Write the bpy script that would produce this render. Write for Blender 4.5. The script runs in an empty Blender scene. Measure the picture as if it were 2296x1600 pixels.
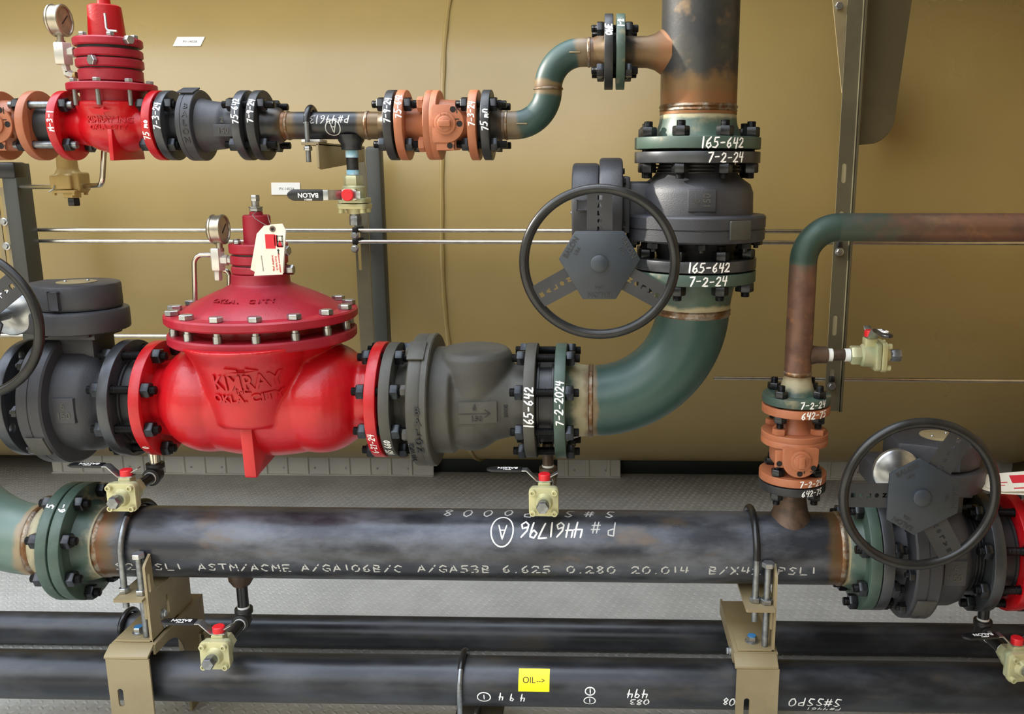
import bpy, bmesh, math, random
from mathutils import Vector, Matrix
from mathutils.bvhtree import BVHTree

random.seed(7)
C = bpy.context.scene.collection
PI = math.pi
V = Vector

# ------------------------------------------------------------------ camera
W, H = 2296, 1600
F = 2000.0
PPX, PPY = 1300.0, 800.0
PITCH, YAW = math.radians(11.9), math.radians(1.5)
CAMZ, CAMY = 1.345, -2.05
cam_data = bpy.data.cameras.new('camera')
cam = bpy.data.objects.new('camera', cam_data)
C.objects.link(cam)
cam.location = (0, CAMY, CAMZ)
cam.rotation_euler = (PI / 2 - PITCH, 0, YAW)
cam_data.sensor_width = 36
cam_data.sensor_fit = 'HORIZONTAL'
cam_data.lens = F * 36 / W
cam_data.shift_x = -(PPX - W / 2) / W
cam_data.shift_y = (PPY - H / 2) / W
cam_data.clip_start = 0.05
bpy.context.scene.camera = cam
_CR = Matrix.Rotation(YAW, 3, 'Z') @ Matrix.Rotation(PI / 2 - PITCH, 3, 'X')


def at(px, py, y=0.0):
    """the place in the world, on the upright plane at depth y, that the photograph shows at px, py"""
    d = _CR @ V(((px - PPX) / F, -(py - PPY) / F, -1))
    t = (y - CAMY) / d.y
    return V((0, CAMY, CAMZ)) + d * t


# ------------------------------------------------------------------ mesh builder
def frame(o, z, x=None):
    """matrix with origin o, local Z along z, local X close to x"""
    z = V(z).normalized()
    x = V(x) if x is not None else (V((1, 0, 0)) if abs(z.x) < 0.9 else V((0, 0, 1)))
    x = (x - z * x.dot(z)).normalized()
    y = z.cross(x)
    return Matrix(((x.x, y.x, z.x, o[0]), (x.y, y.y, z.y, o[1]), (x.z, y.z, z.z, o[2]), (0, 0, 0, 1)))


class MB:
    def __init__(s):
        s.v, s.f, s.t = [], [], []

    def add(s, verts, faces, tint=None, M=None):
        b = len(s.v)
        for i, p in enumerate(verts):
            p = V(p)
            s.v.append(M @ p if M is not None else p)
            s.t.append(tint[i] if tint else 0.0)
        s.f.extend([tuple(b + i for i in f) for f in faces])
        return s

    def lathe(s, prof, M=None, n=48, a0=0.0, a1=None):
        """prof: (s, r) or (s, r, tint) along local Z"""
        vs, fs, ts, rings = [], [], [], []
        full = a1 is None
        m = n if full else n + 1
        for p in prof:
            z, r = p[0], p[1]
            t = p[2] if len(p) > 2 else 0.0
            if r <= 1e-7:
                rings.append([len(vs)])
                vs.append((0, 0, z)); ts.append(t)
            else:
                ring = []
                for k in range(m):
                    a = a0 + (2 * PI if full else a1 - a0) * k / n
                    ring.append(len(vs))
                    vs.append((r * math.cos(a), r * math.sin(a), z)); ts.append(t)
                rings.append(ring)
        for A, B in zip(rings, rings[1:]):
            for k in range(n):
                k2 = (k + 1) % m
                if len(A) == 1 and len(B) == 1:
                    continue
                if len(A) == 1:
                    fs.append((A[0], B[k2], B[k]))
                elif len(B) == 1:
                    fs.append((A[k], A[k2], B[0]))
                else:
                    fs.append((A[k], A[k2], B[k2], B[k]))
        return s.add(vs, fs, ts, M)

    def tube(s, path, r, n=16, caps=True, closed=False, tint=None):
        path = [V(p) for p in path]
        N = len(path)
        rs = r if isinstance(r, (list, tuple)) else [r] * N
        tg = []
        for i in range(N):
            if closed:
                d = path[(i + 1) % N] - path[i - 1]
            else:
                d = path[min(i + 1, N - 1)] - path[max(i - 1, 0)]
            tg.append(d.normalized())
        up = V((0, 0, 1)) if abs(tg[0].z) < 0.9 else V((0, 1, 0))
        x = (up - tg[0] * up.dot(tg[0])).normalized()
        vs, ts, fs = [], [], []
        for i in range(N):
            x = (x - tg[i] * x.dot(tg[i])).normalized()
            y = tg[i].cross(x)
            for k in range(n):
                a = 2 * PI * k / n
                vs.append(path[i] + (x * math.cos(a) + y * math.sin(a)) * rs[i])
                ts.append(tint[i] if tint else 0.0)
        for i in range(N if closed else N - 1):
            j = (i + 1) % N
            for k in range(n):
                k2 = (k + 1) % n
                fs.append((i * n + k, i * n + k2, j * n + k2, j * n + k))
        if caps and not closed:
            fs.append(tuple(range(n))[::-1])
            fs.append(tuple((N - 1) * n + k for k in range(n)))
        return s.add(vs, fs, ts)

    def bm(s, bm, M=None):
        bm.verts.index_update()
        return s.add([v.co.copy() for v in bm.verts], [[v.index for v in f.verts] for f in bm.faces], None, M)

    def box(s, lo, hi, bev=0.0, M=None, seg=2):
        b = bmesh.new()
        bmesh.ops.create_cube(b, size=1.0)
        lo, hi = V(lo), V(hi)
        for v in b.verts:
            v.co = V([(lo[i] + hi[i]) / 2 + v.co[i] * (hi[i] - lo[i]) for i in range(3)])
        if bev:
            bmesh.ops.bevel(b, geom=list(b.edges), offset=bev, segments=seg, profile=0.5, affect='EDGES')
        s.bm(b, M); b.free()
        return s

    def prism(s, poly, h0, h1, M=None, bev=0.0):
        """poly in local XY extruded from h0 to h1 along Z"""
        b = bmesh.new()
        f = b.faces.new([b.verts.new((p[0], p[1], h0)) for p in poly])
        r = bmesh.ops.extrude_face_region(b, geom=[f])
        for g in r['geom']:
            if isinstance(g, bmesh.types.BMVert):
                g.co.z = h1
        bmesh.ops.recalc_face_normals(b, faces=b.faces)
        if bev:
            es = [e for e in b.edges if len(e.link_faces) == 2 and e.calc_face_angle(0) > 0.5]
            bmesh.ops.bevel(b, geom=es, offset=bev, segments=2, profile=0.5, affect='EDGES')
        s.bm(b, M); b.free()
        return s

    def hexa(s, r, h, M=None, z0=0.0, c=0.12):
        """hex nut or bolt head: r = radius over the corners"""
        return s.lathe([(z0, 0), (z0, r * .9), (z0 + h * c, r), (z0 + h * (1 - c), r), (z0 + h, r * .9), (z0 + h, 0)], M, n=6)

    def ball(s, c, r, n=24, m=12, sc=(1, 1, 1)):
        prof = [(-math.cos(PI * i / m) * r, math.sin(PI * i / m) * r) for i in range(m + 1)]
        prof[0] = (-r, 0); prof[-1] = (r, 0)
        M = Matrix.Translation(c) @ Matrix.Diagonal((*sc, 1))
        return s.lathe(prof, M, n)


def to_mesh(name, mb, mat, angle=38):
    me = bpy.data.meshes.new(name)
    me.from_pydata([tuple(v) for v in mb.v], [], mb.f)
    if any(mb.t):
        at_ = me.attributes.new('tint', 'FLOAT', 'POINT')
        at_.data.foreach_set('value', mb.t)
    b = bmesh.new(); b.from_mesh(me)
    bmesh.ops.recalc_face_normals(b, faces=b.faces)
    b.to_mesh(me); b.free()
    me.polygons.foreach_set('use_smooth', [True] * len(me.polygons))
    me.set_sharp_from_angle(angle=math.radians(angle))
    for m in (mat if isinstance(mat, (list, tuple)) else [mat]):
        me.materials.append(m)
    return me


INV = {}


def place(o, parent):
    """parent an object whose mesh is in world coordinates"""
    if parent is not None:
        o.parent = parent
        if parent.name in INV:
            o.matrix_parent_inverse = INV[parent.name]


def obj(name, mb, mat, parent=None, label=None, angle=38, M=None):
    me = mb if isinstance(mb, bpy.types.Mesh) else to_mesh(name, mb, mat, angle)
    o = bpy.data.objects.new(name, me)
    C.objects.link(o)
    if M is not None:
        o.matrix_basis = M
    place(o, parent)
    if label:
        o['label'] = label
    return o


def thing(name, label, cat, loc=(0, 0, 0), group=None, local=None):
    """an Empty at the thing's base; local=None: children are given in world coordinates"""
    o = bpy.data.objects.new(name, None)
    C.objects.link(o)
    o.empty_display_size = 0.05
    if local is not None:
        o.matrix_basis = local
    else:
        o.location = loc
        INV[o.name] = Matrix.Translation(loc).inverted()
    return tag(o, label, cat, group)


def tag(o, label, cat, group=None):
    o['label'] = label
    o['category'] = cat
    if group:
        o['group'] = group
    return o


def struct(name, mb, mat, angle=38):
    o = obj(name, mb, mat, angle=angle)
    o['kind'] = 'structure'
    return o


def copy_tree(o, parent=None):
    c = o.copy()
    C.objects.link(c)
    if parent is not None:
        c.parent = parent
    for ch in list(o.children):
        copy_tree(ch, c)
    return c


def dup(o, M, label, group=None):
    c = copy_tree(o)
    c.matrix_basis = M
    c['label'] = label
    if group:
        c['group'] = group
    return c


def cast(name, mb, mat, parent=None, voxel=0.004, smooth=4, extra=None):
    """a casting: the separate solids are fused into one rounded skin"""
    me = to_mesh(name + '_raw', mb, mat)
    t = bpy.data.objects.new('raw', me)
    C.objects.link(t)
    m = t.modifiers.new('fuse', 'REMESH'); m.mode = 'VOXEL'; m.voxel_size = voxel; m.use_smooth_shade = True
    if smooth:
        m = t.modifiers.new('soft', 'SMOOTH'); m.iterations = smooth; m.factor = 0.5
    dg = bpy.context.evaluated_depsgraph_get()
    nm = bpy.data.meshes.new_from_object(t.evaluated_get(dg))
    bpy.data.objects.remove(t)
    bpy.data.meshes.remove(me)
    nm.name = name
    nm.polygons.foreach_set('use_smooth', [True] * len(nm.polygons))
    if not nm.materials:
        nm.materials.append(mat)
    o = bpy.data.objects.new(name, nm)
    C.objects.link(o)
    place(o, parent)
    return o


def bvh_of(o):
    return BVHTree.FromPolygons([v.co.copy() for v in o.data.vertices], [tuple(p.vertices) for p in o.data.polygons])


def arc(c, r, a0, a1, ex, ez, n=14):
    c, ex, ez = V(c), V(ex), V(ez)
    return [c + ex * (r * math.cos(a0 + (a1 - a0) * i / n)) + ez * (r * math.sin(a0 + (a1 - a0) * i / n)) for i in range(n + 1)]


def bend_path(pts, r, n=8):
    """polyline with rounded corners"""
    pts = [V(p) for p in pts]
    out = [pts[0]]
    for a, b, c in zip(pts, pts[1:], pts[2:]):
        d0, d1 = (a - b).normalized(), (c - b).normalized()
        ang = d0.angle(d1)
        if ang > PI - 0.02:
            out.append(b); continue
        t = r / math.tan(ang / 2)
        ctr = b + (d0 + d1).normalized() * (r / math.sin(ang / 2))
        p0, p1 = b + d0 * t, b + d1 * t
        u, w = (p0 - ctr), (p1 - ctr)
        th = u.angle(w)
        for i in range(n + 1):
            k = i / n
            out.append(ctr + (u * math.sin((1 - k) * th) + w * math.sin(k * th)) / math.sin(th))
    out.append(pts[-1])
    return out


# ------------------------------------------------------------------ lettering
G = {
    '0': [[(.3, 1), (.08, .75), (.05, .4), (.2, .03), (.42, .1), (.55, .45), (.48, .85), (.3, 1)]],
    '1': [[(.22, 1), (.26, 0)]],
    '2': [[(.05, .78), (.2, .98), (.45, .92), (.48, .65), (.25, .3), (.02, .03), (.58, .06)]],
    '3': [[(.05, .92), (.35, 1), (.48, .78), (.2, .55), (.5, .4), (.45, .08), (.05, .02)]],
    '4': [[(.12, 1), (.06, .5), (.55, .52)], [(.48, 1), (.4, 0)]],
    '5': [[(.52, 1), (.15, .97), (.1, .58), (.4, .58), (.5, .3), (.3, .02), (.02, .06)]],
    '6': [[(.42, 1), (.12, .6), (.08, .2), (.28, 0), (.5, .2), (.4, .48), (.12, .36)]],
    '7': [[(.04, .92), (.52, .96), (.22, 0)]],
    '8': [[(.45, .85), (.25, 1), (.08, .8), (.3, .55), (.5, .25), (.28, 0), (.06, .22), (.3, .55), (.48, .85)]],
    '9': [[(.48, .75), (.28, .5), (.08, .7), (.22, .98), (.46, .9), (.42, .4), (.36, 0)]],
    '-': [[(.08, .5), (.48, .53)]],
    '.': [[(.2, 0), (.24, .06)]],
    '/': [[(.05, 0), (.5, 1)]],
    '#': [[(.2, .95), (.12, .1)], [(.45, .95), (.37, .1)], [(.02, .68), (.58, .7)], [(0, .36), (.55, .38)]],
    'A': [[(.02, 0), (.28, 1), (.56, 0)], [(.12, .36), (.46, .36)]],
    'B': [[(.08, 0), (.08, 1), (.42, .95), (.46, .7), (.1, .53), (.5, .38), (.48, .06), (.08, 0)]],
    'C': [[(.52, .85), (.28, 1), (.06, .7), (.06, .3), (.28, 0), (.54, .15)]],
    'D': [[(.08, 0), (.08, 1), (.4, .88), (.52, .5), (.4, .12), (.08, 0)]],
    'E': [[(.52, 1), (.08, 1), (.08, 0), (.54, 0)], [(.08, .52), (.42, .52)]],
    'G': [[(.52, .85), (.28, 1), (.06, .7), (.06, .3), (.28, 0), (.52, .12), (.52, .45), (.32, .45)]],
    'H': [[(.08, 0), (.08, 1)], [(.5, 0), (.5, 1)], [(.08, .5), (.5, .5)]],
    'I': [[(.28, 0), (.28, 1)]],
    'L': [[(.08, 1), (.08, 0), (.52, 0)]],
    'M': [[(.04, 0), (.08, 1), (.3, .45), (.52, 1), (.56, 0)]],
    'N': [[(.06, 0), (.06, 1), (.52, 0), (.52, 1)]],
    'O': [[(.3, 1), (.06, .7), (.06, .3), (.3, 0), (.54, .3), (.54, .7), (.3, 1)]],
    'P': [[(.08, 0), (.1, 1), (.46, .92), (.48, .62), (.1, .48)]],
    'S': [[(.5, .88), (.28, 1), (.08, .8), (.46, .38), (.36, .04), (.04, .1)]],
    'T': [[(.02, 1), (.56, 1)], [(.29, 1), (.29, 0)]],
    'X': [[(.05, 0), (.53, 1)], [(.05, 1), (.53, 0)]],
    'Y': [[(.04, 1), (.29, .5), (.54, 1)], [(.29, .5), (.29, 0)]],
    'm': [[(.02, 0), (.06, .6), (.2, .55), (.26, .1), (.32, .58), (.48, .5), (.54, 0)]],
    'n': [[(.06, 0), (.08, .6), (.34, .6), (.46, .4), (.48, 0)]],
    'o': [[(.28, .6), (.08, .4), (.12, .08), (.34, .02), (.46, .3), (.28, .6)]],
    ' ': [],
    '@': [[(.5 + .62 * math.cos(a), .5 + .72 * math.sin(a)) for a in [2 * PI * i / 18 + 1.2 for i in range(19)]]],
    '>': [[(.05, .85), (.5, .5), (.05, .15)]],
}


def stroke_lines(text, h, slant=0.0, jit=0.0, adv=.72, asp=1.0):
    """polylines of the lettering, baseline at 0, height h"""
    out, x = [], 0.0
    rnd = random.Random(hash(text) % 1000 if False else sum(map(ord, text)))
    for ch in text:
        dy = rnd.uniform(-jit, jit) * h
        k = 1 + rnd.uniform(-jit, jit)
        for pl in G.get(ch, []):
            out.append([((x + (p[0] + slant * p[1]) * k * asp) * h, p[1] * h * k + dy) for p in pl])
        x += adv * asp * (.75 if ch in '1.I ' else 1)
    return out, x * h


def ribbons(mb, lines, w, surf, step=.004, dash=None):
    """flat strokes laid on a surface: surf(u, v) -> point a hair above it"""
    for pl in lines:
        q = [V((p[0], p[1])) for p in pl]
        r = [q[0]]
        for a, b in zip(q, q[1:]):
            n = max(1, int((b - a).length / step))
            r += [a + (b - a) * ((i + 1) / n) for i in range(n)]
        L, R = [], []
        for i, p in enumerate(r):
            d = r[min(i + 1, len(r) - 1)] - r[max(i - 1, 0)]
            if d.length < 1e-9:
                d = V((1, 0))
            d.normalize()
            nrm = V((-d.y, d.x)) * (w / 2)
            e = d * (w * .35) if i == len(r) - 1 else (-d * (w * .35) if i == 0 else V((0, 0)))
            kk = .7 if i in (0, len(r) - 1) else 1
            L.append(p + nrm * kk + e); R.append(p - nrm * kk + e)
        vs = [surf(p.x, p.y) for p in L] + [surf(p.x, p.y) for p in R]
        n = len(r)
        fs = [(i, n + i, n + i + 1, i + 1) for i in range(n - 1) if not dash or i % dash != dash - 1]
        mb.add(vs, fs)


_fontcache = {}


def text_mb(text, size, depth, surf3, bold=0.0, align='CENTER', maxedge=None):
    """typeset lettering with depth; surf3(u, v, w) -> point"""
    cu = bpy.data.curves.new('txt', 'FONT')
    cu.body = text; cu.size = size; cu.extrude = depth / 2; cu.align_x = align; cu.align_y = 'CENTER'
    cu.offset = bold; cu.resolution_u = 3
    o = bpy.data.objects.new('txt', cu); C.objects.link(o)
    dg = bpy.context.evaluated_depsgraph_get()
    me = bpy.data.meshes.new_from_object(o.evaluated_get(dg))
    bpy.data.objects.remove(o); bpy.data.curves.remove(cu)
    b = bmesh.new(); b.from_mesh(me); bpy.data.meshes.remove(me)
    if maxedge:
        bmesh.ops.triangulate(b, faces=b.faces)
        for _ in range(3):
            es = [e for e in b.edges if e.calc_length() > maxedge]
            if not es:
                break
            bmesh.ops.subdivide_edges(b, edges=es, cuts=1)
            bmesh.ops.triangulate(b, faces=b.faces)
    mb = MB()
    b.verts.index_update()
    mb.add([surf3(v.co.x, v.co.y, v.co.z + depth / 2) for v in b.verts], [[v.index for v in f.verts] for f in b.faces])
    b.free()
    return mb


def flat3(O, ex, ey):
    O, ex, ey = V(O), V(ex), V(ey)
    ez = ex.cross(ey)
    return lambda u, v, w: O + ex * u + ey * v + ez * w


def on_body(bvh, O, ex, ey, dirn, sink=.001):
    """lettering cast on a rounded body: each point is dropped along dirn on to the skin and stands out by w"""
    O, ex, ey, d = V(O), V(ex), V(ey), V(dirn).normalized()

    def f(u, v, w):
        p = O + ex * u + ey * v
        hit = bvh.ray_cast(p - d * .5, d)
        q = hit[0] if hit[0] is not None else p
        return q - d * (w - sink)
    return f


# ------------------------------------------------------------------ materials
def lin(h):
    def c(x):
        x /= 255
        return x / 12.92 if x <= .04045 else ((x + .055) / 1.055) ** 2.4
    if isinstance(h, str):
        h = [int(h[i:i + 2], 16) for i in (0, 2, 4)]
    return (c(h[0]), c(h[1]), c(h[2]), 1)


def mat(name, c1, c2=None, scale=6.0, detail=5, lo=.4, hi=.62, rough=.5, rough2=None, metal=0.0, bump=0.0, bscale=250.0,
        tint=None, c3=None, s3=30.0, lo3=.6, hi3=.7, coat=0.0, spec=.5, stretch=None, threads=0.0, coords='Object'):
    m = bpy.data.materials.new(name)
    m.use_nodes = True
    nt = m.node_tree
    N, L = nt.nodes, nt.links
    bs = N['Principled BSDF']
    bs.inputs['Metallic'].default_value = metal
    bs.inputs['Roughness'].default_value = rough
    bs.inputs['Specular IOR Level'].default_value = spec
    bs.inputs['Coat Weight'].default_value = coat
    bs.inputs['Coat Roughness'].default_value = .12
    tc = N.new('ShaderNodeTexCoord')
    vec = tc.outputs[coords]
    if stretch:
        mp = N.new('ShaderNodeMapping'); mp.inputs['Scale'].default_value = stretch
        L.new(vec, mp.inputs['Vector']); vec2 = mp.outputs['Vector']
    else:
        vec2 = vec

    def noise(sc, det=detail, v=None, rgh=.6):
        n = N.new('ShaderNodeTexNoise')
        n.inputs['Scale'].default_value = sc; n.inputs['Detail'].default_value = det; n.inputs['Roughness'].default_value = rgh
        L.new(v or vec2, n.inputs['Vector'])
        return n.outputs['Fac']

    def ramp(fac, a, b):
        r = N.new('ShaderNodeMapRange'); r.interpolation_type = 'SMOOTHSTEP'
        r.inputs['From Min'].default_value = a; r.inputs['From Max'].default_value = b
        L.new(fac, r.inputs['Value'])
        return r.outputs['Result']

    def mix(fac, a, b):
        x = N.new('ShaderNodeMix'); x.data_type = 'RGBA'
        L.new(fac, x.inputs['Factor'])
        for s, v in ((x.inputs[6], a), (x.inputs[7], b)):
            if isinstance(v, tuple):
                s.default_value = v
            else:
                L.new(v, s)
        return x.outputs[2]

    col = lin(c1)
    fac = None
    if c2 is not None:
        fac = ramp(noise(scale), lo, hi)
        col = mix(fac, lin(c1), lin(c2))
    if c3 is not None:
        col = mix(ramp(noise(s3, 3), lo3, hi3), col, lin(c3))
    if tint:
        at_ = N.new('ShaderNodeAttribute'); at_.attribute_name = 'tint'
        ad = N.new('ShaderNodeMath'); ad.operation = 'MULTIPLY_ADD'
        L.new(noise(22, 5, vec), ad.inputs[0]); ad.inputs[1].default_value = .7
        sb = N.new('ShaderNodeMath'); sb.operation = 'SUBTRACT'
        L.new(at_.outputs['Fac'], sb.inputs[0]); sb.inputs[1].default_value = .35
        L.new(sb.outputs[0], ad.inputs[2])
        x = ad.outputs[0]
        # tint 0..1: first colour reached at .5, second at 1
        col = mix(ramp(x, .18, .5), col, lin(tint[0]))
        col = mix(ramp(x, .6, .95), col, lin(tint[1]))
    if isinstance(col, tuple):
        bs.inputs['Base Color'].default_value = col
    else:
        L.new(col, bs.inputs['Base Color'])
    if rough2 is not None:
        r = N.new('ShaderNodeMapRange')
        L.new(fac if fac is not None else noise(scale), r.inputs['Value'])
        r.inputs['To Min'].default_value = rough; r.inputs['To Max'].default_value = rough2
        L.new(r.outputs['Result'], bs.inputs['Roughness'])
    if bump or threads:
        b = N.new('ShaderNodeBump'); b.inputs['Strength'].default_value = bump or threads
        b.inputs['Distance'].default_value = .002
        if threads:
            w = N.new('ShaderNodeTexWave'); w.bands_direction = 'Z'; w.inputs['Scale'].default_value = 110
            L.new(vec, w.inputs['Vector']); L.new(w.outputs['Fac'], b.inputs['Height'])
        else:
            L.new(noise(bscale, 3), b.inputs['Height'])
        L.new(b.outputs['Normal'], bs.inputs['Normal'])
    return m


M_ = {}
M_['vessel'] = mat('tan_vessel_paint', 'a68f58', '9c8550', scale=1.2, lo=.3, hi=.7, rough=.27, rough2=.33, bump=.04, bscale=40, spec=.55)
M_['tan'] = mat('tan_bracket_paint', '8f8160', '847657', scale=5, rough=.45, rough2=.55, bump=.1, bscale=300)
M_['strut'] = mat('olive_grey_strut_paint', '625c46', '58523f', scale=5, rough=.4, bump=.08, bscale=300)
M_['strut_dark'] = mat('grey_strut_paint', '43443e', '3b3c36', scale=5, rough=.5)
M_['red'] = mat('red_valve_paint', 'bb0d18', 'ac0b15', scale=9, rough=.3, rough2=.4, bump=.22, bscale=170, coat=.1)
M_['red_lid'] = mat('dusty_red_valve_paint', 'a01428', '921024', scale=8, rough=.42, rough2=.55, bump=.2, bscale=220, c3='b03a44', s3=10, lo3=.5, hi3=.8)
M_['gun'] = mat('dark_grey_cast_iron_paint', '393a3e', '303135', scale=6, rough=.42, rough2=.52, bump=.3, bscale=420, spec=.5)
M_['gun_olive'] = mat('grey_green_cast_iron_paint', '47463f', '3e3d37', scale=6, rough=.5, rough2=.6, bump=.3, bscale=420)
M_['dark'] = mat('black_flange_paint', '2b2c2d', '202122', scale=10, rough=.38, rough2=.5, bump=.12, bscale=300)
M_['machined'] = mat('grey_machined_flange', '4c4e51', '3f4144', scale=8, rough=.35, metal=.5, bump=.05)
M_['gasket'] = mat('black_gasket', '0c0c0c', rough=.7)
M_['stud'] = mat('black_oxide_stud', '17181a', rough=.35, metal=.6, threads=.6)
M_['nut'] = mat('black_oxide_nut', '3a3c3e', '2a2b2d', scale=40, rough=.28, metal=.75)
M_['green'] = mat('green_primer', '42564b', '384a41', scale=10, rough=.4, rough2=.5, c3='7a7458', s3=16, lo3=.56, hi3=.72, tint=('9c9476', '6a543c'), bump=.08)
M_['green_elbow'] = mat('dark_green_elbow_primer', '2f4a44', '28403b', scale=5, rough=.34, rough2=.45, tint=('6b5a3f', '59412c'), bump=.06, bscale=120)
M_['green_hazed'] = mat('haze_lightened_green_primer', '5c7268', '52675d', scale=5, rough=.34, rough2=.45, tint=('8a7a5e', '6e563c'), bump=.06, bscale=120)  # elbow green lightened in colour to stand in for haze at the left
M_['mill'] = mat('mill_scale_pipe_steel', '34363b', '63666c', scale=11, detail=10, lo=.4, hi=.7, rough=.27, rough2=.5, metal=.4, bump=.1, bscale=160,
                 tint=('5e4b34', '6a472b'), c3='5e5348', s3=13, lo3=.58, hi3=.75, stretch=(.45, 1, 1))
M_['mill_dark'] = mat('dark_pipe_steel', '26282b', '46484c', scale=11, detail=8, lo=.38, hi=.72, rough=.3, rough2=.48, metal=.4, bump=.06, bscale=160,
                      tint=('5c4a30', '6e4424'), c3='4a4640', s3=12, lo3=.55, hi3=.75, stretch=(.4, 1, 1))
M_['riser'] = mat('rust_streaked_riser_steel', '3d3d39', '2c2d2e', scale=10, detail=8, rough=.36, rough2=.5, metal=.35, bump=.1, bscale=150,
                  tint=('6f5636', '7d5230'), c3='6b5a44', s3=18, lo3=.52, hi3=.72)
M_['rust'] = mat('rusty_brown_pipe_steel', '6b4d3c', '543c30', scale=12, detail=8, rough=.42, rough2=.6, metal=.3, bump=.12, bscale=200,
                 tint=('3f4a40', '2f4238'), c3='85593a', s3=22, lo3=.55, hi3=.7)
M_['rust_base'] = mat('rust_brown_nozzle_steel', '5d4a3c', '43362c', scale=30, rough=.45, metal=.35, bump=.15)
M_['weld'] = mat('weld_bead_steel', '6a4a2c', '8a8070', scale=40, rough=.35, metal=.6, bump=.5, bscale=220)
M_['orange'] = mat('orange_valve_paint', 'a86644', '9c5d3d', scale=8, rough=.4, rough2=.5, bump=.2, bscale=260)
M_['zinc'] = mat('zinc_plated_steel', 'b9bcbc', 'a0a3a4', scale=40, rough=.28, metal=.9)
M_['galv'] = mat('galvanised_rod', '8e9294', '777b7e', scale=60, rough=.36, metal=.85)
M_['chrome'] = mat('stainless_steel', 'cfcac0', 'bdb8ae', scale=30, rough=.2, metal=1.0)
M_['fit'] = mat('bright_steel_fitting', 'd6d4cb', 'c8c6be', scale=30, rough=.3, metal=.55)
M_['cad'] = mat('pale_yellow_plated_valve', 'bdb98c', 'b2b088', scale=25, rough=.35, metal=.25, bump=.08)
M_['cad_green'] = mat('pale_green_plated_valve', 'a6ac88', 'b5b38e', scale=25, rough=.35, metal=.25, bump=.08)
M_['brass'] = mat('tan_brass_pilot_paint', 'b39a5e', 'a78f55', scale=12, rough=.45, metal=.2, bump=.12)
M_['cap'] = mat('red_plastic_cap', 'd02028', rough=.35)
M_['blue'] = mat('blue_bolt', '3f8fd0', rough=.3, metal=.3)
M_['black'] = mat('black_vinyl_grip', '18191b', rough=.3)
M_['blackiron'] = mat('black_iron_fitting', '2a2b2b', '363534', scale=30, rough=.45, metal=.4, bump=.15)
M_['brownfit'] = mat('brown_iron_fitting', '57483a', '463a30', scale=30, rough=.45, metal=.4)
M_['tape'] = mat('white_thread_tape', 'e8e8e2', 'd5dde0', scale=60, rough=.6)
M_['bluetape'] = mat('blue_thread_tape', '7fb4cc', 'b8d0d6', scale=60, rough=.6)
M_['paint'] = mat('white_marker_paint', 'f2f2ee', rough=.6)
M_['faint'] = mat('faded_white_stencil', 'b9b9b4', rough=.6)
M_['sign'] = mat('white_sign_plastic', 'e6e4da', rough=.4)
M_['ink'] = mat('grey_print', '6f6e68', rough=.6)
M_['ink_black'] = mat('black_print', '1c1710', rough=.6)
M_['ink_red'] = mat('red_print', 'c8202c', rough=.6)
M_['yellow'] = mat('yellow_sticker', 'ffe800', rough=.4)
M_['paper'] = mat('cream_tag_card', 'e6e2d2', 'dcd7c4', scale=10, rough=.7)
M_['wire'] = mat('thin_tie_wire', 'c9c9c4', rough=.3, metal=.8)
M_['dial'] = mat('brown_gauge_dial', '8a6c5c', '6c5a50', scale=40, rough=.12, coat=.8)
M_['dial_pale'] = mat('pale_gauge_dial', 'a08c74', '8f7c66', scale=40, rough=.12, coat=.8)
M_['gauge'] = mat('brushed_gauge_case', 'b3ab9b', 'a39b8b', scale=30, rough=.3, metal=.8)
M_['hole'] = mat('dark_hole', '140c08', rough=.8)
M_['wheel'] = mat('grey_handwheel_tube', '343433', '2c2c2b', scale=20, rough=.3, metal=.5)
M_['wheel_plate'] = mat('grey_handwheel_plate', '3b3c3e', '343537', scale=6, rough=.42, metal=.2, bump=.05)
M_['hub'] = mat('slate_handwheel_hub', '343b42', '2e343a', scale=6, rough=.42, metal=.1, bump=.06)
M_['skirt'] = mat('pale_grey_ribbed_sheet', 'dcdcd6', 'd2d2cc', scale=4, rough=.4)
M_['plate'] = mat('grey_tread_plate', 'bcbcb6', 'b0b0aa', scale=5, rough=.46, rough2=.55, metal=.1, bump=.05)
M_['ground'] = mat('pale_gravel', 'c4b9a2', 'b0a691', scale=3, rough=.9)
M_['ceil'] = mat('pale_ceiling_sheet', 'b8b4a6', rough=.7)
M_['wallm'] = mat('brown_wall_sheet', '6a5a3c', rough=.6)
M_['saddle'] = mat('dark_green_saddle_paint', '1c2622', rough=.5)


# ------------------------------------------------------------------ the setting
VY, VZ, VR = 2.0, 1.151, 1.1            # the vessel's axis and radius

fl = MB().box((-4, -.75, -.02), (1.8, 3.4, 0))
for iy in range(int(2.3 / .0145)):
    y = -.48 + iy * .0145
    half = 1.05 + (y + 2.05) * .62
    xa = -half - .12
    n = int((2 * half) / .029)
    s = 1 if iy % 2 else -1
    for ix in range(n):
        x = xa + ix * .029 + (.0145 if iy % 2 else 0)
        c, d = .7071 * s, .7071
        vs = []
        for (u, w, h) in ((-.0125, 0, 0), (-.006, .0042, 0), (.006, .0042, 0), (.0125, 0, 0), (.006, -.0042, 0), (-.006, -.0042, 0), (-.0065, 0, .0024), (.0065, 0, .0024)):
            vs.append((x + u * d - w * c, y + u * c + w * d, h))
        fl.add(vs, [(0, 1, 6), (1, 2, 7, 6), (2, 3, 7), (3, 4, 7), (4, 5, 6, 7), (5, 0, 6)])
struct('floor', fl, M_['plate'], angle=60)
struct('ground', MB().box((-14, -14, -.3), (14, -.75, -.25)), M_['ground'])
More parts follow.
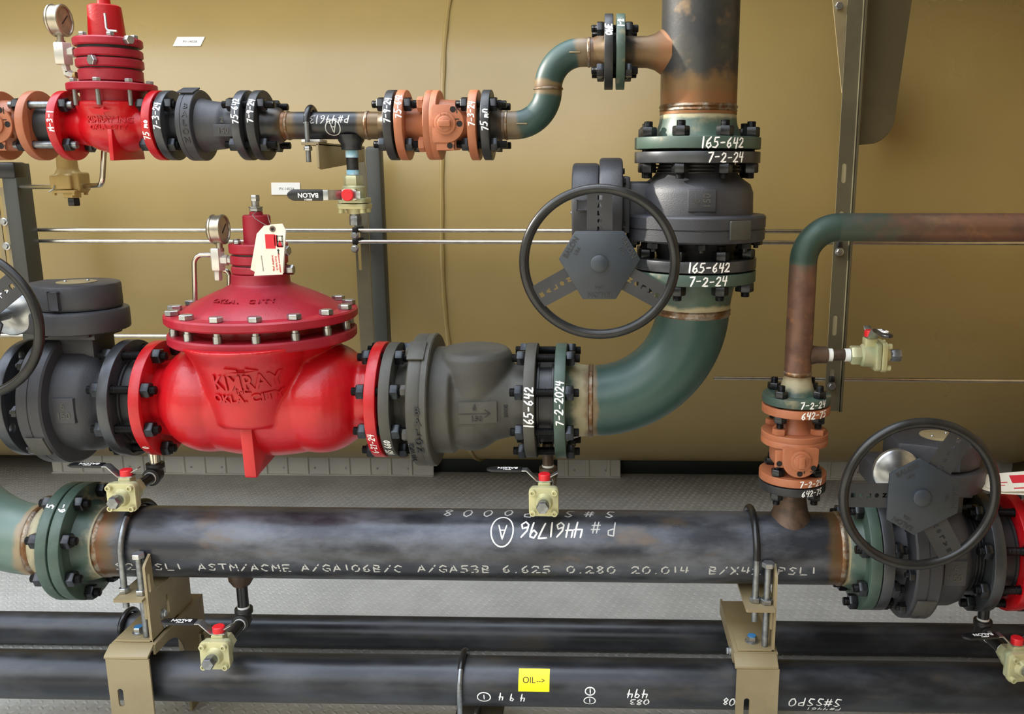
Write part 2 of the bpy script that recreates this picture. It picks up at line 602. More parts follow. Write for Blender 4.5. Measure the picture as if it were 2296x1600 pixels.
struct('ceiling_and_shade', MB().box((-4, .68, 3.0), (1.8, 3.4, 3.05)).box((.3, -2.0, 3.0), (1.8, .68, 3.05)), M_['ceil'])  # unseen roof; its forward panel on the right is added to darken that side
struct('wall_back', MB().box((-4, 3.35, 0), (1.8, 3.4, 3.0)), M_['wallm'])
struct('wall_left', MB().box((-4.05, -.9, 0), (-4, 3.4, 3.0)), M_['wallm'])
struct('shade_wall_front', MB().box((.36, -2.05, -.25), (1.8, -2.0, 3.0)), M_['wallm'])  # unseen wall added to block sky and ground light from the right part
struct('shade_wall_right', MB().box((1.8, -2.0, -.25), (1.85, 3.4, 3.6)), M_['wallm'])  # unseen end wall, set close and far forward to darken the right

ves = thing('storage_vessel', 'large glossy tan horizontal vessel filling the background behind all the pipes', 'tank', (0, VY, VZ - VR))
sh = MB().lathe([(-3.7, 0), (-3.7, VR - .04), (-3.66, VR), (1.74, VR), (1.78, VR - .04), (1.78, 0)], frame((0, VY, VZ), (1, 0, 0), (0, 0, 1)), n=160)
obj('shell', sh, M_['vessel'], ves)
wx = at(987, 400, .9).x
bead = MB()
bead.tube([(wx + .004 * math.sin(7 * a), VY + (VR + .002) * math.cos(a), VZ + (VR + .002) * math.sin(a)) for a in [2 * PI * i / 160 for i in range(160)]],
          [.0085 + .0012 * math.sin(i * 1.7) for i in range(160)], n=8, closed=True)
obj('weld_seam', bead, M_['vessel'], ves)


def skirt(px0, px1, label, end=True):
    y = 1.73
    x0, x1 = at(px0, 1050, y).x, at(px1, 1050, y).x
    t = thing('skirt_sheet', label, 'metal sheet', ((x0 + x1) / 2, y, 0), 'ribbed sheets under the vessel')
    prof, x = [(x0, 0)], x0 + .03
    while x < x1 - .03:
        prof += [(x, 0), (x + .004, -.007), (x + .016, -.007), (x + .02, 0)]
        x += .0935
    prof.append((x1, 0))
    mb = MB()
    n = len(prof)
    vs = [(p[0], y + p[1], 0.002) for p in prof] + [(p[0], y + p[1], .105) for p in prof]
    vs += [(p[0], y + p[1] + .002, 0.002) for p in prof] + [(p[0], y + p[1] + .002, .105) for p in prof]
    fs = []
    for i in range(n - 1):
        fs += [(i, i + 1, n + i + 1, n + i), (2 * n + i + 1, 2 * n + i, 3 * n + i, 3 * n + i + 1), (i, 2 * n + i, 2 * n + i + 1, i + 1)]
    fs += [(0, n, 3 * n, 2 * n), (n - 1, 3 * n - 1, 4 * n - 1, 2 * n - 1)]
    mb.add(vs, fs)
    obj('ribbed_panel', mb, M_['skirt'], t)
    obj('bottom_flange', MB().box((x0, y - .012, .001), (x1, y - .002, .006), .001), M_['skirt'], t)
    x, k = x0 + .075, 0
    sm = None
    while x < x1 - .02 and k < 60:
        if sm is None:
            sm = to_mesh('screw', MB().lathe([(0, .0055), (.001, .0055), (.0015, .003), (.004, .0025), (.004, 0)], n=10), M_['zinc'])
        obj('screw', sm, None, t, M=frame((x, y - .001, .035), (0, -1, 0)))
        x += .0935 * 1.5
        k += 1


skirt(118, 972, 'long pale ribbed sheet under the vessel behind the big red valve')
skirt(1250, 1391, 'short pale ribbed sheet under the vessel behind the middle drain valve')
skirt(1742, 2380, 'pale ribbed sheet under the vessel behind the right-hand handwheel')
for pa, pb in ((955, 1265), (1380, 1755)):
    a_, b_ = at(pa, 1050, 1.78).x, at(pb, 1050, 1.78).x
    obj('saddle', MB().box((a_, 1.78, .001), (b_, 2.2, .075), .004), M_['saddle'], ves)

# ------------------------------------------------------------------ struts on the vessel
def slot_poly(x0, x1, z0, z1, slots):
    """face with obround slots cut through: returned as strips of quads (poly list)"""
    return slots


def slotted_plate(mb, x0, x1, z0, z1, y0, y1, slots, bev=0):
    """upright plate in the XZ plane with obround slots (xc, zlow, zhigh, half width)"""
    zs = sorted(slots, key=lambda s: s[1])
    z = z0
    for (xc, a, b, w) in zs:
        if a - w > z:
            mb.box((x0, y0, z), (x1, y1, a - w), 0)
        n = 6
        for sgn in (-1, 1):
            xe = x0 if sgn < 0 else x1
            side = [(xc + sgn * w * math.sin(PI / 2 * i / n), a - w * math.cos(PI / 2 * i / n)) for i in range(n + 1)]
            side += [(xc + sgn * w * math.cos(PI / 2 * i / n), b + w * math.sin(PI / 2 * i / n)) for i in range(n + 1)]
            vs = []
            for yy in (y0, y1):
                for p in side:
                    vs.append((p[0], yy, p[1]))
                for p in side:
                    vs.append((xe, yy, p[1]))
            m = len(side)
            fs = []
            for i in range(m - 1):
                fs += [(i, i + 1, m + i + 1, m + i), (2 * m + i + 1, 2 * m + i, 3 * m + i, 3 * m + i + 1),
                       (i, 2 * m + i, 2 * m + i + 1, i + 1), (m + i, m + i + 1, 3 * m + i + 1, 3 * m + i)]
            mb.add(vs, fs)
        z = b + w
    mb.box((x0, y0, z), (x1, y1, z1), 0)
    return mb


YS = .58                                        # right strut plane
xa, xb = at(1873, 480, YS).x, at(1906, 480, YS).x
z0, z1 = at(1870, 921, YS).z, 2.9
st = thing('wall_strut', 'olive grey slotted strut rising behind the rusty bent pipe on the right', 'strut', (xa, YS, z0), 'slotted struts on the vessel')
mb = MB()
sl = []
for (pa, pb) in ((367, 410), (474, 502), (708, 752), (828, 868)):
    a, b = at(1888, pb, YS).z, at(1888, pa, YS).z
    sl.append((xa + (xb - xa) * .42, a + .006, b - .006, .0065))
slotted_plate(mb, xa, xb, z0, z1, YS, YS + .004, sl)
obj('slotted_face', mb, M_['strut'], st)
mb = MB()
mb.box((xb, YS - .012, z0), (xb + .004, .7345, z1), .001)
mb.box((xb, YS + .046, z0), (xb + .026, YS + .05, z1), .001)
mb.box((xb, YS - .012, z0), (xb + .010, YS - .008, z1), .001)
obj('side_flange', mb, M_['strut'], st)
# the wing plate with a round lower corner, and the tapering gusset
px0 = xb + .012
xr = at(2041, 0, .72).x
xr2 = at(2004, 250, .72).x
zt, zb = 2.9, at(1960, 325, .72).z
pl = [(px0, zb), (px0 + (xr - px0) * .25, zb)]
R_ = (xr2 - px0) * .6
cx_, cz_ = xr2 - R_, zb + R_ * 1.0
pl += [(cx_ + R_ * math.sin(a), cz_ - R_ * math.cos(a)) for a in [PI / 2 * i / 10 for i in range(2, 11)]]
pl += [(xr2 + (xr - xr2) * (zt - cz_) / (at(2041, 0, .72).z - cz_), zt), (px0, zt)]
wing = thing('stiffener_plate', 'olive round-cornered plate beside the right strut at the top', 'bracket', (px0, .72, zb))
obj('plate', MB().prism([(p[0], p[1]) for p in pl], 0, .02, Matrix(((1, 0, 0, 0), (0, 0, -1, .72), (0, 1, 0, 0), (0, 0, 0, 1))), .004), M_['strut'], wing)
obj('web', MB().box((xr2 - .03, .738, zb + .08), (xr2 - .024, .925, zb + .3), 0), M_['strut'], wing)
obj('rib', MB().box((px0 + .028, .688, zb + .06), (px0 + .036, .7, zt), .003), M_['strut'], wing)
gz = at(1884, 208, YS).z
gx = at(1886, 208, YS).x
gus = thing('gusset_plate', 'narrow pale gusset tapering down along the left edge of the right strut', 'bracket', (gx, YS, gz))
obj('plate', MB().prism([(gx + .004, gz), (gx + .01, gz), (gx + .01, 2.9), (gx + (at(1866, 0, YS).x - gx) * (2.9 - gz) / (at(1866, 0, YS).z - gz), 2.9)], 0, .005,
                        Matrix(((1, 0, 0, 0), (0, 0, -1, YS + .012), (0, 1, 0, 0), (0, 0, 0, 1)))), M_['tan'], gus)
g0 = at(1882, 13, YS)
obj('bolt', MB().hexa(.011, .01, frame((g0.x, YS + .007, g0.z), (0, -1, 0))), M_['zinc'], gus)

YM = .80                                        # middle strut
xa2, xb2 = at(797, 560, YM).x, at(828, 560, YM).x
xc2 = at(862, 560, YM).x
z0m, z1m = at(830, 792, YM).z, at(830, 328, YM).z
st2 = thing('wall_strut', 'dark grey slotted strut behind the upper drain valve with the black lever', 'strut', (xa2, YM, z0m), 'slotted struts on the vessel')
mb = MB()
a, b = at(800, 606, YM).z, at(800, 520, YM).z
slotted_plate(mb, xa2, xb2, z0m, z1m, YM, YM + .004, [(xa2 + .012, a + .006, b, .0055)])
obj('slotted_face', mb, M_['strut'], st2)
obj('side_flange', MB().box((xb2, YM - .004, z0m), (xc2, YM + .05, z1m), .012), M_['strut_dark'], st2)

YL = .66                                        # left strut
xa3, xb3 = at(14, 480, YL).x, at(46, 480, YL).x
st3 = thing('wall_strut', 'dark grey strut at the left edge of the photo above the left handwheel', 'strut', (xa3, YL, at(40, 790, YL).z), 'slotted struts on the vessel')
zz0, zz1 = at(40, 790, YL).z, at(20, 366, YL).z
obj('face_plate', MB().box((xa3, YL, zz0), (xb3, .7345, zz1), .003), M_['strut_dark'], st3)
obj('end_cap', MB().box((xa3 - .03, YL - .006, at(20, 400, YL).z), (xb3 + .002, YL + .056, zz1 + .004), .008), M_['black'], st3)
mb = MB()
zA, zB = at(8, 700, YL).z, at(3, 420, YL).z
slotted_plate(mb, xa3 - .035, xa3 - .001, zA, zB, YL + .004, YL + .008, [(xa3 - .016, zA + .08, zB - .03, .006)])
obj('slotted_face', mb, M_['tan'], st3)
for py in (497, 552):
    p = at(8 + (py - 497) * .1, py, YL)
    obj('bolt', MB().lathe([(0, .012), (.003, .012), (.004, .009), (.0041, 0)], frame((p.x, YL + .004, p.z), (0, -1, 0)), n=16).hexa(.009, .008, frame((p.x, YL + .001, p.z), (0, -1, 0))), M_['zinc'], st3)

# tubing along the vessel
YT = .74
def tubing(pts, label, r=.0064, bend=.03, name='steel_tube'):
    o = obj(name, MB().tube(bend_path(pts, bend), r, 12), M_['chrome'])
    return tag(o, label, 'tube', 'stainless tubing')


def yrow(px, py, y):
    return at(px, py, y)


pL, pR = at(45, 515, YT), at(2330, 515, YT)
tubing([pL, V((pR.x, YT, pL.z))], 'upper of the two long parallel steel tubes running across the vessel')
pL = at(45, 540, YT)
tubing([pL, V((pR.x, YT, pL.z))], 'lower of the two long parallel steel tubes running across the vessel')
a, b = at(-20, 751, YT), at(384, 747, YT)
tubing([a, V((b.x, YT, a.z))], 'short steel tube running behind the left gearbox towards the red valve lid')
a = at(1600, 847, YT)
tubing([a, V((pR.x, YT, a.z - .004))], 'lowest steel tube, crossing the vessel at the right behind the copper-coloured upright valve')


def clamp(px, py, y, label, bolt_py):
    p, q = at(px, py, y), at(px, bolt_py, y)
    t = thing('tube_clamp', label, 'clamp', (p.x, y, q.z), 'tube clamps on the struts')
    obj('clip', MB().box((p.x - .008, y - .012, p.z - .009), (p.x + .008, y + (.065 if y > .7 else .003), p.z + .009), .003), M_['black'], t)
    obj('clip', MB().box((p.x - .006, y - .004, q.z - .012), (p.x + .006, y + .002, p.z), .002), M_['black'], t)
    obj('bolt', MB().lathe([(0, .0125), (.003, .0125), (.0035, .01), (.0036, 0)], frame((q.x, y - .004, q.z), (0, -1, 0)), n=20)
        .hexa(.0095, .006, frame((q.x, y - .0075, q.z), (0, -1, 0))), M_['zinc'], t)


clamp(797, 541, YT - .006, 'black tube clip with a zinc bolt on the middle strut, under the upper drain valve', 557)
clamp(797, 515, YT - .006, 'small black tube clip on the upper long tube, under the upper drain valve', 527)
clamp(1881, 548, YS - .004, 'black tube clip with a zinc bolt on the right strut just under the bent pipe', 564)
clamp(1864, 849, YS - .004, 'black tube clip with a zinc bolt low on the right strut', 864)


# ------------------------------------------------------------------ piping components
def on_cyl(O, a, e1, r, s0, t0, along='axis', fu=1, fv=1, lift=.0006):
    """surface map on a cylinder: lettering along the axis, or round the rim"""
    O, a, e1 = V(O), V(a).normalized(), V(e1).normalized()
    e2 = a.cross(e1)
    R = r + lift

    def f(u, v):
        if along == 'axis':
            s, t = s0 + u * fu, t0 + v * fv / r
        else:
            s, t = s0 + v * fv, t0 + u * fu / r
        return O + a * s + (e1 * math.cos(t) + e2 * math.sin(t)) * R
    return f


XA, ZA_, FRONT = V((1, 0, 0)), V((0, 0, 1)), V((0, -1, 0))


def cyl_hit(px, py, O, r):
    """where the sight line through px, py meets a cylinder along X: (x, angle) for on_cyl with a=+X, e1=front"""
    d = _CR @ V(((px - PPX) / F, -(py - PPY) / F, -1))
    c = V((0, CAMY, CAMZ)) - V(O)
    A = d.y ** 2 + d.z ** 2
    B = 2 * (c.y * d.y + c.z * d.z)
    D = B * B - 4 * A * (c.y ** 2 + c.z ** 2 - r * r)
    t = (-B - math.sqrt(max(D, 0))) / (2 * A)
    p = c + d * t
    return p.x + O[0], math.atan2(-p.z, -p.y)


def rim_mark(parent, O, axis, R, text, h, tc=0.0, w=.0035, kind='h', off=0.0, slant=.12, jit=.06, name='marking', m=None):
    """white marker writing on a flange rim. kind 'h': pipe runs along X, the writing climbs; kind 'v': upright pipe"""
    lines, wd = stroke_lines(text, h, slant, jit)
    a = V((-1, 0, 0)) if kind == 'h' else V((0, 0, 1))
    s = on_cyl(O, a, FRONT, R, -h / 2 + off, tc - wd / 2 / R, 'round')
    mb = MB(); ribbons(mb, lines, w, s)
    return obj(name, mb, m or M_['paint'], parent)


def pipe_mark(parent, O, R, text, h, px, py, w=.0035, up=False, slant=.1, jit=.05, dash=None, m=None, asp=1.0, adv=.72, name='marking'):
    """writing along a pipe that runs along X, starting where the photograph shows px, py"""
    x, t = cyl_hit(px, py, O, R)
    lines, wd = stroke_lines(text, h, slant, jit, adv, asp)
    s = on_cyl((0, O[1], O[2]), XA, FRONT, R, x, t, 'axis', 1 if up else -1, -1 if up else 1)
    mb = MB(); ribbons(mb, lines, w, s, dash=dash)
    return obj(name, mb, m or M_['paint'], parent)


def flange_prof(s, t, R, rb=0.0, c=.0015, tint=0.0):
    return [(s, rb, tint), (s, R - c, tint), (s + c, R, tint), (s + t - c, R, tint), (s + t, R - c, tint), (s + t, rb, tint)]


_drill_cache = {}


def drilled(name, parent, M, s, t, R, rb, pcd, n, hole, mt, phase=None, c=.0015, local=False):
    """flange disc from s to s + t along local Z of M, with its bore and bolt holes"""
    phase = PI / n if phase is None else phase
    key = (round(t, 5), R, rb, pcd, n, hole, round(phase, 4), mt, c)
    if key not in _drill_cache:
        cu = bpy.data.curves.new('disc', 'CURVE')
        cu.dimensions = '2D'; cu.fill_mode = 'BOTH'; cu.extrude = t / 2 - c; cu.bevel_depth = c; cu.bevel_resolution = 1; cu.offset = -c
        circ = [(0, 0, R, 96), (0, 0, rb, 48)] + [(math.cos(phase + 2 * PI * k / n) * pcd / 2, math.sin(phase + 2 * PI * k / n) * pcd / 2, hole, 16) for k in range(n)]
        for cx, cy, r, m in circ:
            sp = cu.splines.new('POLY'); sp.points.add(m - 1)
            for i, p in enumerate(sp.points):
                p.co = (cx + r * math.cos(2 * PI * i / m), cy + r * math.sin(2 * PI * i / m), 0, 1)
            sp.use_cyclic_u = True
        o = bpy.data.objects.new('disc', cu); C.objects.link(o)
        dg = bpy.context.evaluated_depsgraph_get()
        me = bpy.data.meshes.new_from_object(o.evaluated_get(dg))
        bpy.data.objects.remove(o); bpy.data.curves.remove(cu)
        b = bmesh.new(); b.from_mesh(me); bpy.data.meshes.remove(me)
        bmesh.ops.remove_doubles(b, verts=b.verts, dist=1e-6)
        mb = MB(); mb.bm(b, Matrix.Translation((0, 0, t / 2))); b.free()
        _drill_cache[key] = to_mesh(name, mb, M_[mt], 50)
    o = obj(name, _drill_cache[key], None, parent, M=M @ Matrix.Translation((0, 0, s)))
    return o


def fl6(name, parent, M, s, mt, R=None, phase=None, t=None, pcd=None):
    return drilled(name, parent, M, s, t or T6, R or RF6, .080, pcd or PCD6, 8, .0108, mt, phase)


def fl2(name, parent, M, s, mt, R=None, t=None):
    return drilled(name, parent, M, s, t or T2, R or RF2, .028, PCD2, 4, .0092, mt)


_joint_cache = {}


def joint(parent, M, s0, s1, g0, g1, pcd, n, d, phase=0.0, tip=.012, nut_h=None, af=None, nm='nut', sm='stud', tip1=None, only=None):
    """studs of a flanged joint. M: local Z is the pipe axis; s0, s1 outer faces; g0..g1 the gap; children of parent (world coordinates)"""
    nut_h = nut_h or d * 1.0
    rn = (af or d * 1.68) / 2 / math.cos(PI / 6)
    key = (round(s1 - s0, 4), round(g0 - s0, 4), round(g1 - s0, 4), d, tip, nm, sm, nut_h, tip1)
    if key not in _joint_cache:
        e = .0003
        mb = MB()
        r = d / 2
        t1 = tip if tip1 is None else tip1
        z0, z1 = -nut_h - tip, s1 - s0 + nut_h + t1
        mb.lathe([(z0, 0), (z0, r * .8), (z0 + .001, r), (z1 - .001, r), (z1, r * .8), (z1, 0)], n=14)
        rod = to_mesh('stud_bolt', mb, M_[sm])
        nut = to_mesh('nut', MB().hexa(rn, nut_h - e), M_[nm])
        _joint_cache[key] = (rod, nut, s1 - s0, nut_h, e)
    rod, nut, L, nh, e = _joint_cache[key]
    Pinv = INV.get(parent.name, Matrix.Identity(4))
    for k in range(n):
        if only and k not in only:
            continue
        a = phase + 2 * PI * k / n
        X = Matrix.Translation((math.cos(a) * pcd / 2, math.sin(a) * pcd / 2, s0)) @ Matrix.Rotation(a + k * .9, 4, 'Z')
        o = bpy.data.objects.new('stud_bolt', rod); C.objects.link(o)
        o.parent = parent; o.matrix_parent_inverse = Pinv; o.matrix_basis = M @ X
        for z in (-nh, L + e):
            q = bpy.data.objects.new('nut', nut); C.objects.link(q)
            q.parent = o; q.matrix_basis = Matrix.Translation((0, 0, z)) @ Matrix.Rotation(.4 * k, 4, 'Z')


def xframe(x, y, z):
    """local Z along +X, local X up, local Y toward the camera"""
    return frame((x, y, z), (1, 0, 0), (0, 0, 1))


def zframe(x, y, z):
    """local Z up, local X toward -X, local Y toward the camera"""
    return frame((x, y, z), (0, 0, 1), (-1, 0, 0))


# six inch and two inch sizes
R6, RF6, PCD6, T6, RP6 = .1395, .1395, .2413, .0254, .0841
RF2, PCD2, T2, RP2 = .0762, .1207, .019, .0302


# ---- handwheel (children of a valve, local: Z flow, X stem, Y toward the viewer) ----
def letter_polys(ch):
    S = {
        'B': [[(0, 0), (1, 0), (1, .42), (.8, .5), (1, .58), (1, 1), (0, 1)]],
        'A': [[(0, 0), (.34, 0), (.42, .25), (.58, .25), (.66, 0), (1, 0), (.66, 1), (.34, 1)]],
        'L': [[(0, 0), (1, 0), (1, .35), (.36, .35), (.36, 1), (0, 1)]],
        'O': [[(.5 + .5 * math.cos(a), .5 + .5 * math.sin(a)) for a in [2 * PI * i / 10 for i in range(10)]]],
        'N': [[(0, 0), (.32, 0), (.32, .45), (.68, 0), (1, 0), (1, 1), (.68, 1), (.68, .55), (.32, 1), (0, 1)]],
    }
    return S[ch]


def plate_with_cuts(outline, holes, thick):
    cu = bpy.data.curves.new('cut', 'CURVE')
    cu.dimensions = '2D'; cu.fill_mode = 'BOTH'; cu.extrude = thick / 2
    for pl in [outline] + holes:
        sp = cu.splines.new('POLY')
        sp.points.add(len(pl) - 1)
        for p, q in zip(sp.points, pl):
            p.co = (q[0], q[1], 0, 1)
        sp.use_cyclic_u = True
    o = bpy.data.objects.new('cut', cu); C.objects.link(o)
    dg = bpy.context.evaluated_depsgraph_get()
    me = bpy.data.meshes.new_from_object(o.evaluated_get(dg))
    bpy.data.objects.remove(o); bpy.data.curves.remove(cu)
    mb = MB()
    mb.add([v.co.copy() for v in me.vertices], [tuple(p.vertices) for p in me.polygons])
    bpy.data.meshes.remove(me)
    return mb


def make_handwheel(parent, O, spin, RW=.155):
    """O: hub centre in the valve's local frame; the wheel's own frame: x right, y up, z toward the viewer"""
    # viewer sees local axes: right = -X cross..., built from the valve's local frame given in O (a matrix)
    rim = MB()
    rim.tube([(RW * math.cos(a), RW * math.sin(a), .0) for a in [2 * PI * i / 96 for i in range(96)]], .0105, 14, closed=True)
    w = obj('handwheel', rim, M_['wheel'], parent, M=O @ Matrix.Rotation(spin, 4, 'Z'))
    INV.pop(w.name, None)
    # spokes: dished flat bars with the cut-out lettering
    hw0, hw1, r0, r1 = .0265, .0255, .045, RW - .004
    holes = []
    for i, ch in enumerate('BALON'):
        cx = .0675 + (4 - i) * .0162
        for pl in letter_polys(ch):
            # letters stand along the spoke, read from the hub out to the rim turned by 90 degrees
            holes.append([(cx + p[1] * .0095, .0053 - p[0] * .0106) for p in pl][::-1])
    outline = [(r0, -hw0), (r1, -hw1), (r1, hw1), (r0, hw0)]
    me = to_mesh('spoke', plate_with_cuts(outline, holes, .003), M_['wheel_plate'])
    ml = None
    for k in range(3):
        q = obj('spoke', me, None, w, M=Matrix.Rotation(PI / 2 + k * 2 * PI / 3, 4, 'Z') @ Matrix.Translation((0, 0, .004)))
        INV.pop(q.name, None)
    pl = []
    for k in range(3):
        th = -PI / 2 + k * 2 * PI / 3
        c, s = math.cos(th), math.sin(th)
        for sg in (-1, 1):
            pl.append((c * .0765 - s * .034 * sg, s * .0765 + c * .034 * sg))
    hub = obj('hub_plate', MB().prism(pl, .006, .0125, None, .0012), M_['hub'], w)
    obj('shaft_end', MB().lathe([(.0125, .0175), (.0185, .0175), (.0195, .016), (.0195, 0)], n=32), M_['hub'], w)
    for k in range(3):
        th = -PI / 2 + k * 2 * PI / 3
        ex = V((math.sin(th), -math.cos(th), 0))
        ey = V((math.cos(th), math.sin(th), 0))
        mb = text_mb('BALON', .015, .0008, flat3(V((math.cos(th), math.sin(th), 0)) * .067 + V((0, 0, .0126)), ex, ey), .0002)
        m2 = text_mb('USA', .010, .0008, flat3(V((math.cos(th), math.sin(th), 0)) * .052 + V((0, 0, .0126)), ex, ey), .0001)
        mb.add(m2.v, m2.f)
        obj('lettering', mb, M_['wheel_plate'], w)
    return w


# ---- six inch ball valve with gear operator, proto in local coordinates ----
def make_gear_valve(spin, label):
    t = thing('gear_ball_valve', label, 'valve', local=Matrix.Identity(4), group='handwheel ball valves')
    b = MB()
    # body: Z flow, ring end at 0
    b.lathe([(.012, 0), (.012, .082), (.028, .086), (.05, .092), (.058, .097), (.0655, .1), (.066, .152), (.07, .156), (.093, .156), (.094, .1545), (.096, .1545),
             (.097, .157), (.121, .157), (.125, .153), (.127, .128), (.175, .127), (.194, .12), (.209, .099), (.22, .09), (.24, .084), (.255, .084), (.255, 0)], n=72)
    obj('body', b, M_['gun'], t)
    gr = MB()
    for z in (.218, .2255, .233):
        gr.lathe([(z, .0895), (z + .001, .0945), (z + .004, .0945), (z + .005, .0895)], n=64)
    obj('neck_rings', gr, M_['dark'], t)
    I4 = Matrix.Identity(4)
    fl6('flange', t, I4, 0, 'machined')
    fl6('flange', t, I4, .267 - T6, 'machined')
    # pads on the body
    pd = MB()
    pd.box((-.03, .112, .135), (.03, .1305, .185), .003)
    obj('rating_pad', pd, M_['gun'], t)
    mk = text_mb('6\n150', .022, .001, lambda u, v, w: V((v, .1305 + w, .16 + u)), .0004)
    obj('rating_lettering', mk, M_['gun_olive'], t)
    nb = 8
    nut = to_mesh('ring_bolt', MB().hexa(.0145, .013).lathe([(.013, 0), (.013, .006), (.02, .006), (.02, 0)], n=12), M_['nut'])
    for k in range(nb):
        a = 2 * PI * k / nb
        o = obj('ring_bolt', nut, None, t, M=frame((math.cos(a) * .139, math.sin(a) * .139, .0658), (0, 0, -1)))
        INV.pop(o.name, None)
    tab = MB().prism([(-.021, -.0275), (.021, -.0275), (.021, .0275), (-.021, .0275)], 0, .006,
                     frame((math.cos(PI / 2 + .55) * .154, math.sin(PI / 2 + .55) * .154, .096), (math.cos(PI / 2 + .55), math.sin(PI / 2 + .55), 0), (0, 0, 1)), .0015)
    obj('name_tab', tab, M_['gun_olive'], t)
    # stem neck
    SZ = .148
    obj('stem_neck', MB().box((.09, -.05, SZ - .052), (.162, .05, SZ + .052), .012).box((.15, -.062, SZ - .064), (.166, .062, SZ + .064), .004), M_['gun'], t)
    # gear housing: two rounded storeys and the worm box
    def plan(R, wz, wy0, wy1, n=22):
        pl = [(R * math.cos(a), R * math.sin(a)) for a in [-2.2 + 4.4 * i / n for i in range(n + 1)]]
        pl += [(-wz + .02, wy1), (-wz - .038, wy1), (-wz - .046, wy1 - .012), (-wz - .046, wy0 + .012), (-wz - .038, wy0), (-wz + .02, wy0)]
        return pl
    OZ = .115
    MX = frame((.166, 0, SZ), (1, 0, 0), (0, 0, 1))           # local: x = +Z flow, y = ... , z = stem
    h = MB()
    h.prism(plan(.106, OZ, -.07, .07), 0, .052, MX, .007)
    obj('gear_housing', h, M_['gun'], t)
    h = MB()
    fac = [(.094 * math.cos(a), .094 * math.sin(a)) for a in [-2.3, -1.9, -1.5, -1.1, -.7, -.35, 0, .35, .7, 1.05, 1.57, 2.0, 2.4]]
    h.prism(fac + [(-.11, .055), (-.11, -.055)], .052, .112, MX, .007)
    h.box((-.01, -.094, .06), (.012, -.1, .1), .002, MX)
    obj('gear_cover', h, M_['gun'], t)
    obj('position_plate', MB().lathe([(.112, .043), (.1135, .043), (.1138, .041), (.1138, 0)], MX, 40), M_['tan'], t)
    sc_ = to_mesh('plate_screw', MB().ball((0, 0, 0), .004, 10, 6), M_['zinc'])
    for sg in (-1, 1):
        o = obj('plate_screw', sc_, None, t, M=MX @ Matrix.Translation((.02 * sg, .012 * sg, .114))); INV.pop(o.name, None)
    sb = to_mesh('cover_screw', MB().hexa(.007, .006), M_['nut'])
    for a in (-.9, .5, 1.9, -2.1):
        o = obj('cover_screw', sb, None, t, M=MX @ Matrix.Translation((.086 * math.cos(a), .086 * math.sin(a), -.006))); INV.pop(o.name, None)
    # worm shaft toward the viewer (local +Y is -> MX y axis)
    sy = 1.0
    yv = MX.to_3x3() @ V((0, 1, 0))
    s = 1 if yv.y > 0 else -1
    MW = frame(MX @ V((-OZ, .07 * s, .05)), (0, 1, 0), (1, 0, 0))
    obj('worm_cover', MB().lathe([(-.004, .052), (.006, .052), (.01, .048), (.014, .03), (.02, .02), (.02, 0)], MW, 40), M_['zinc'], t)
    obj('input_shaft', MB().lathe([(.018, .0125), (WSH, .0125), (WSH, 0)], MW, 20), M_['galv'], t)
    hubO = MX @ V((-OZ, .07 * s, .05)) + V((0, WSH - .006, 0))
    # wheel frame: z toward viewer (+Y local); y = world-up varies by placement, so the spin is given in the valve's frame
    make_handwheel(t, frame(hubO, (0, 1, 0), (1, 0, 0)), spin)
    return t


WSH = .155


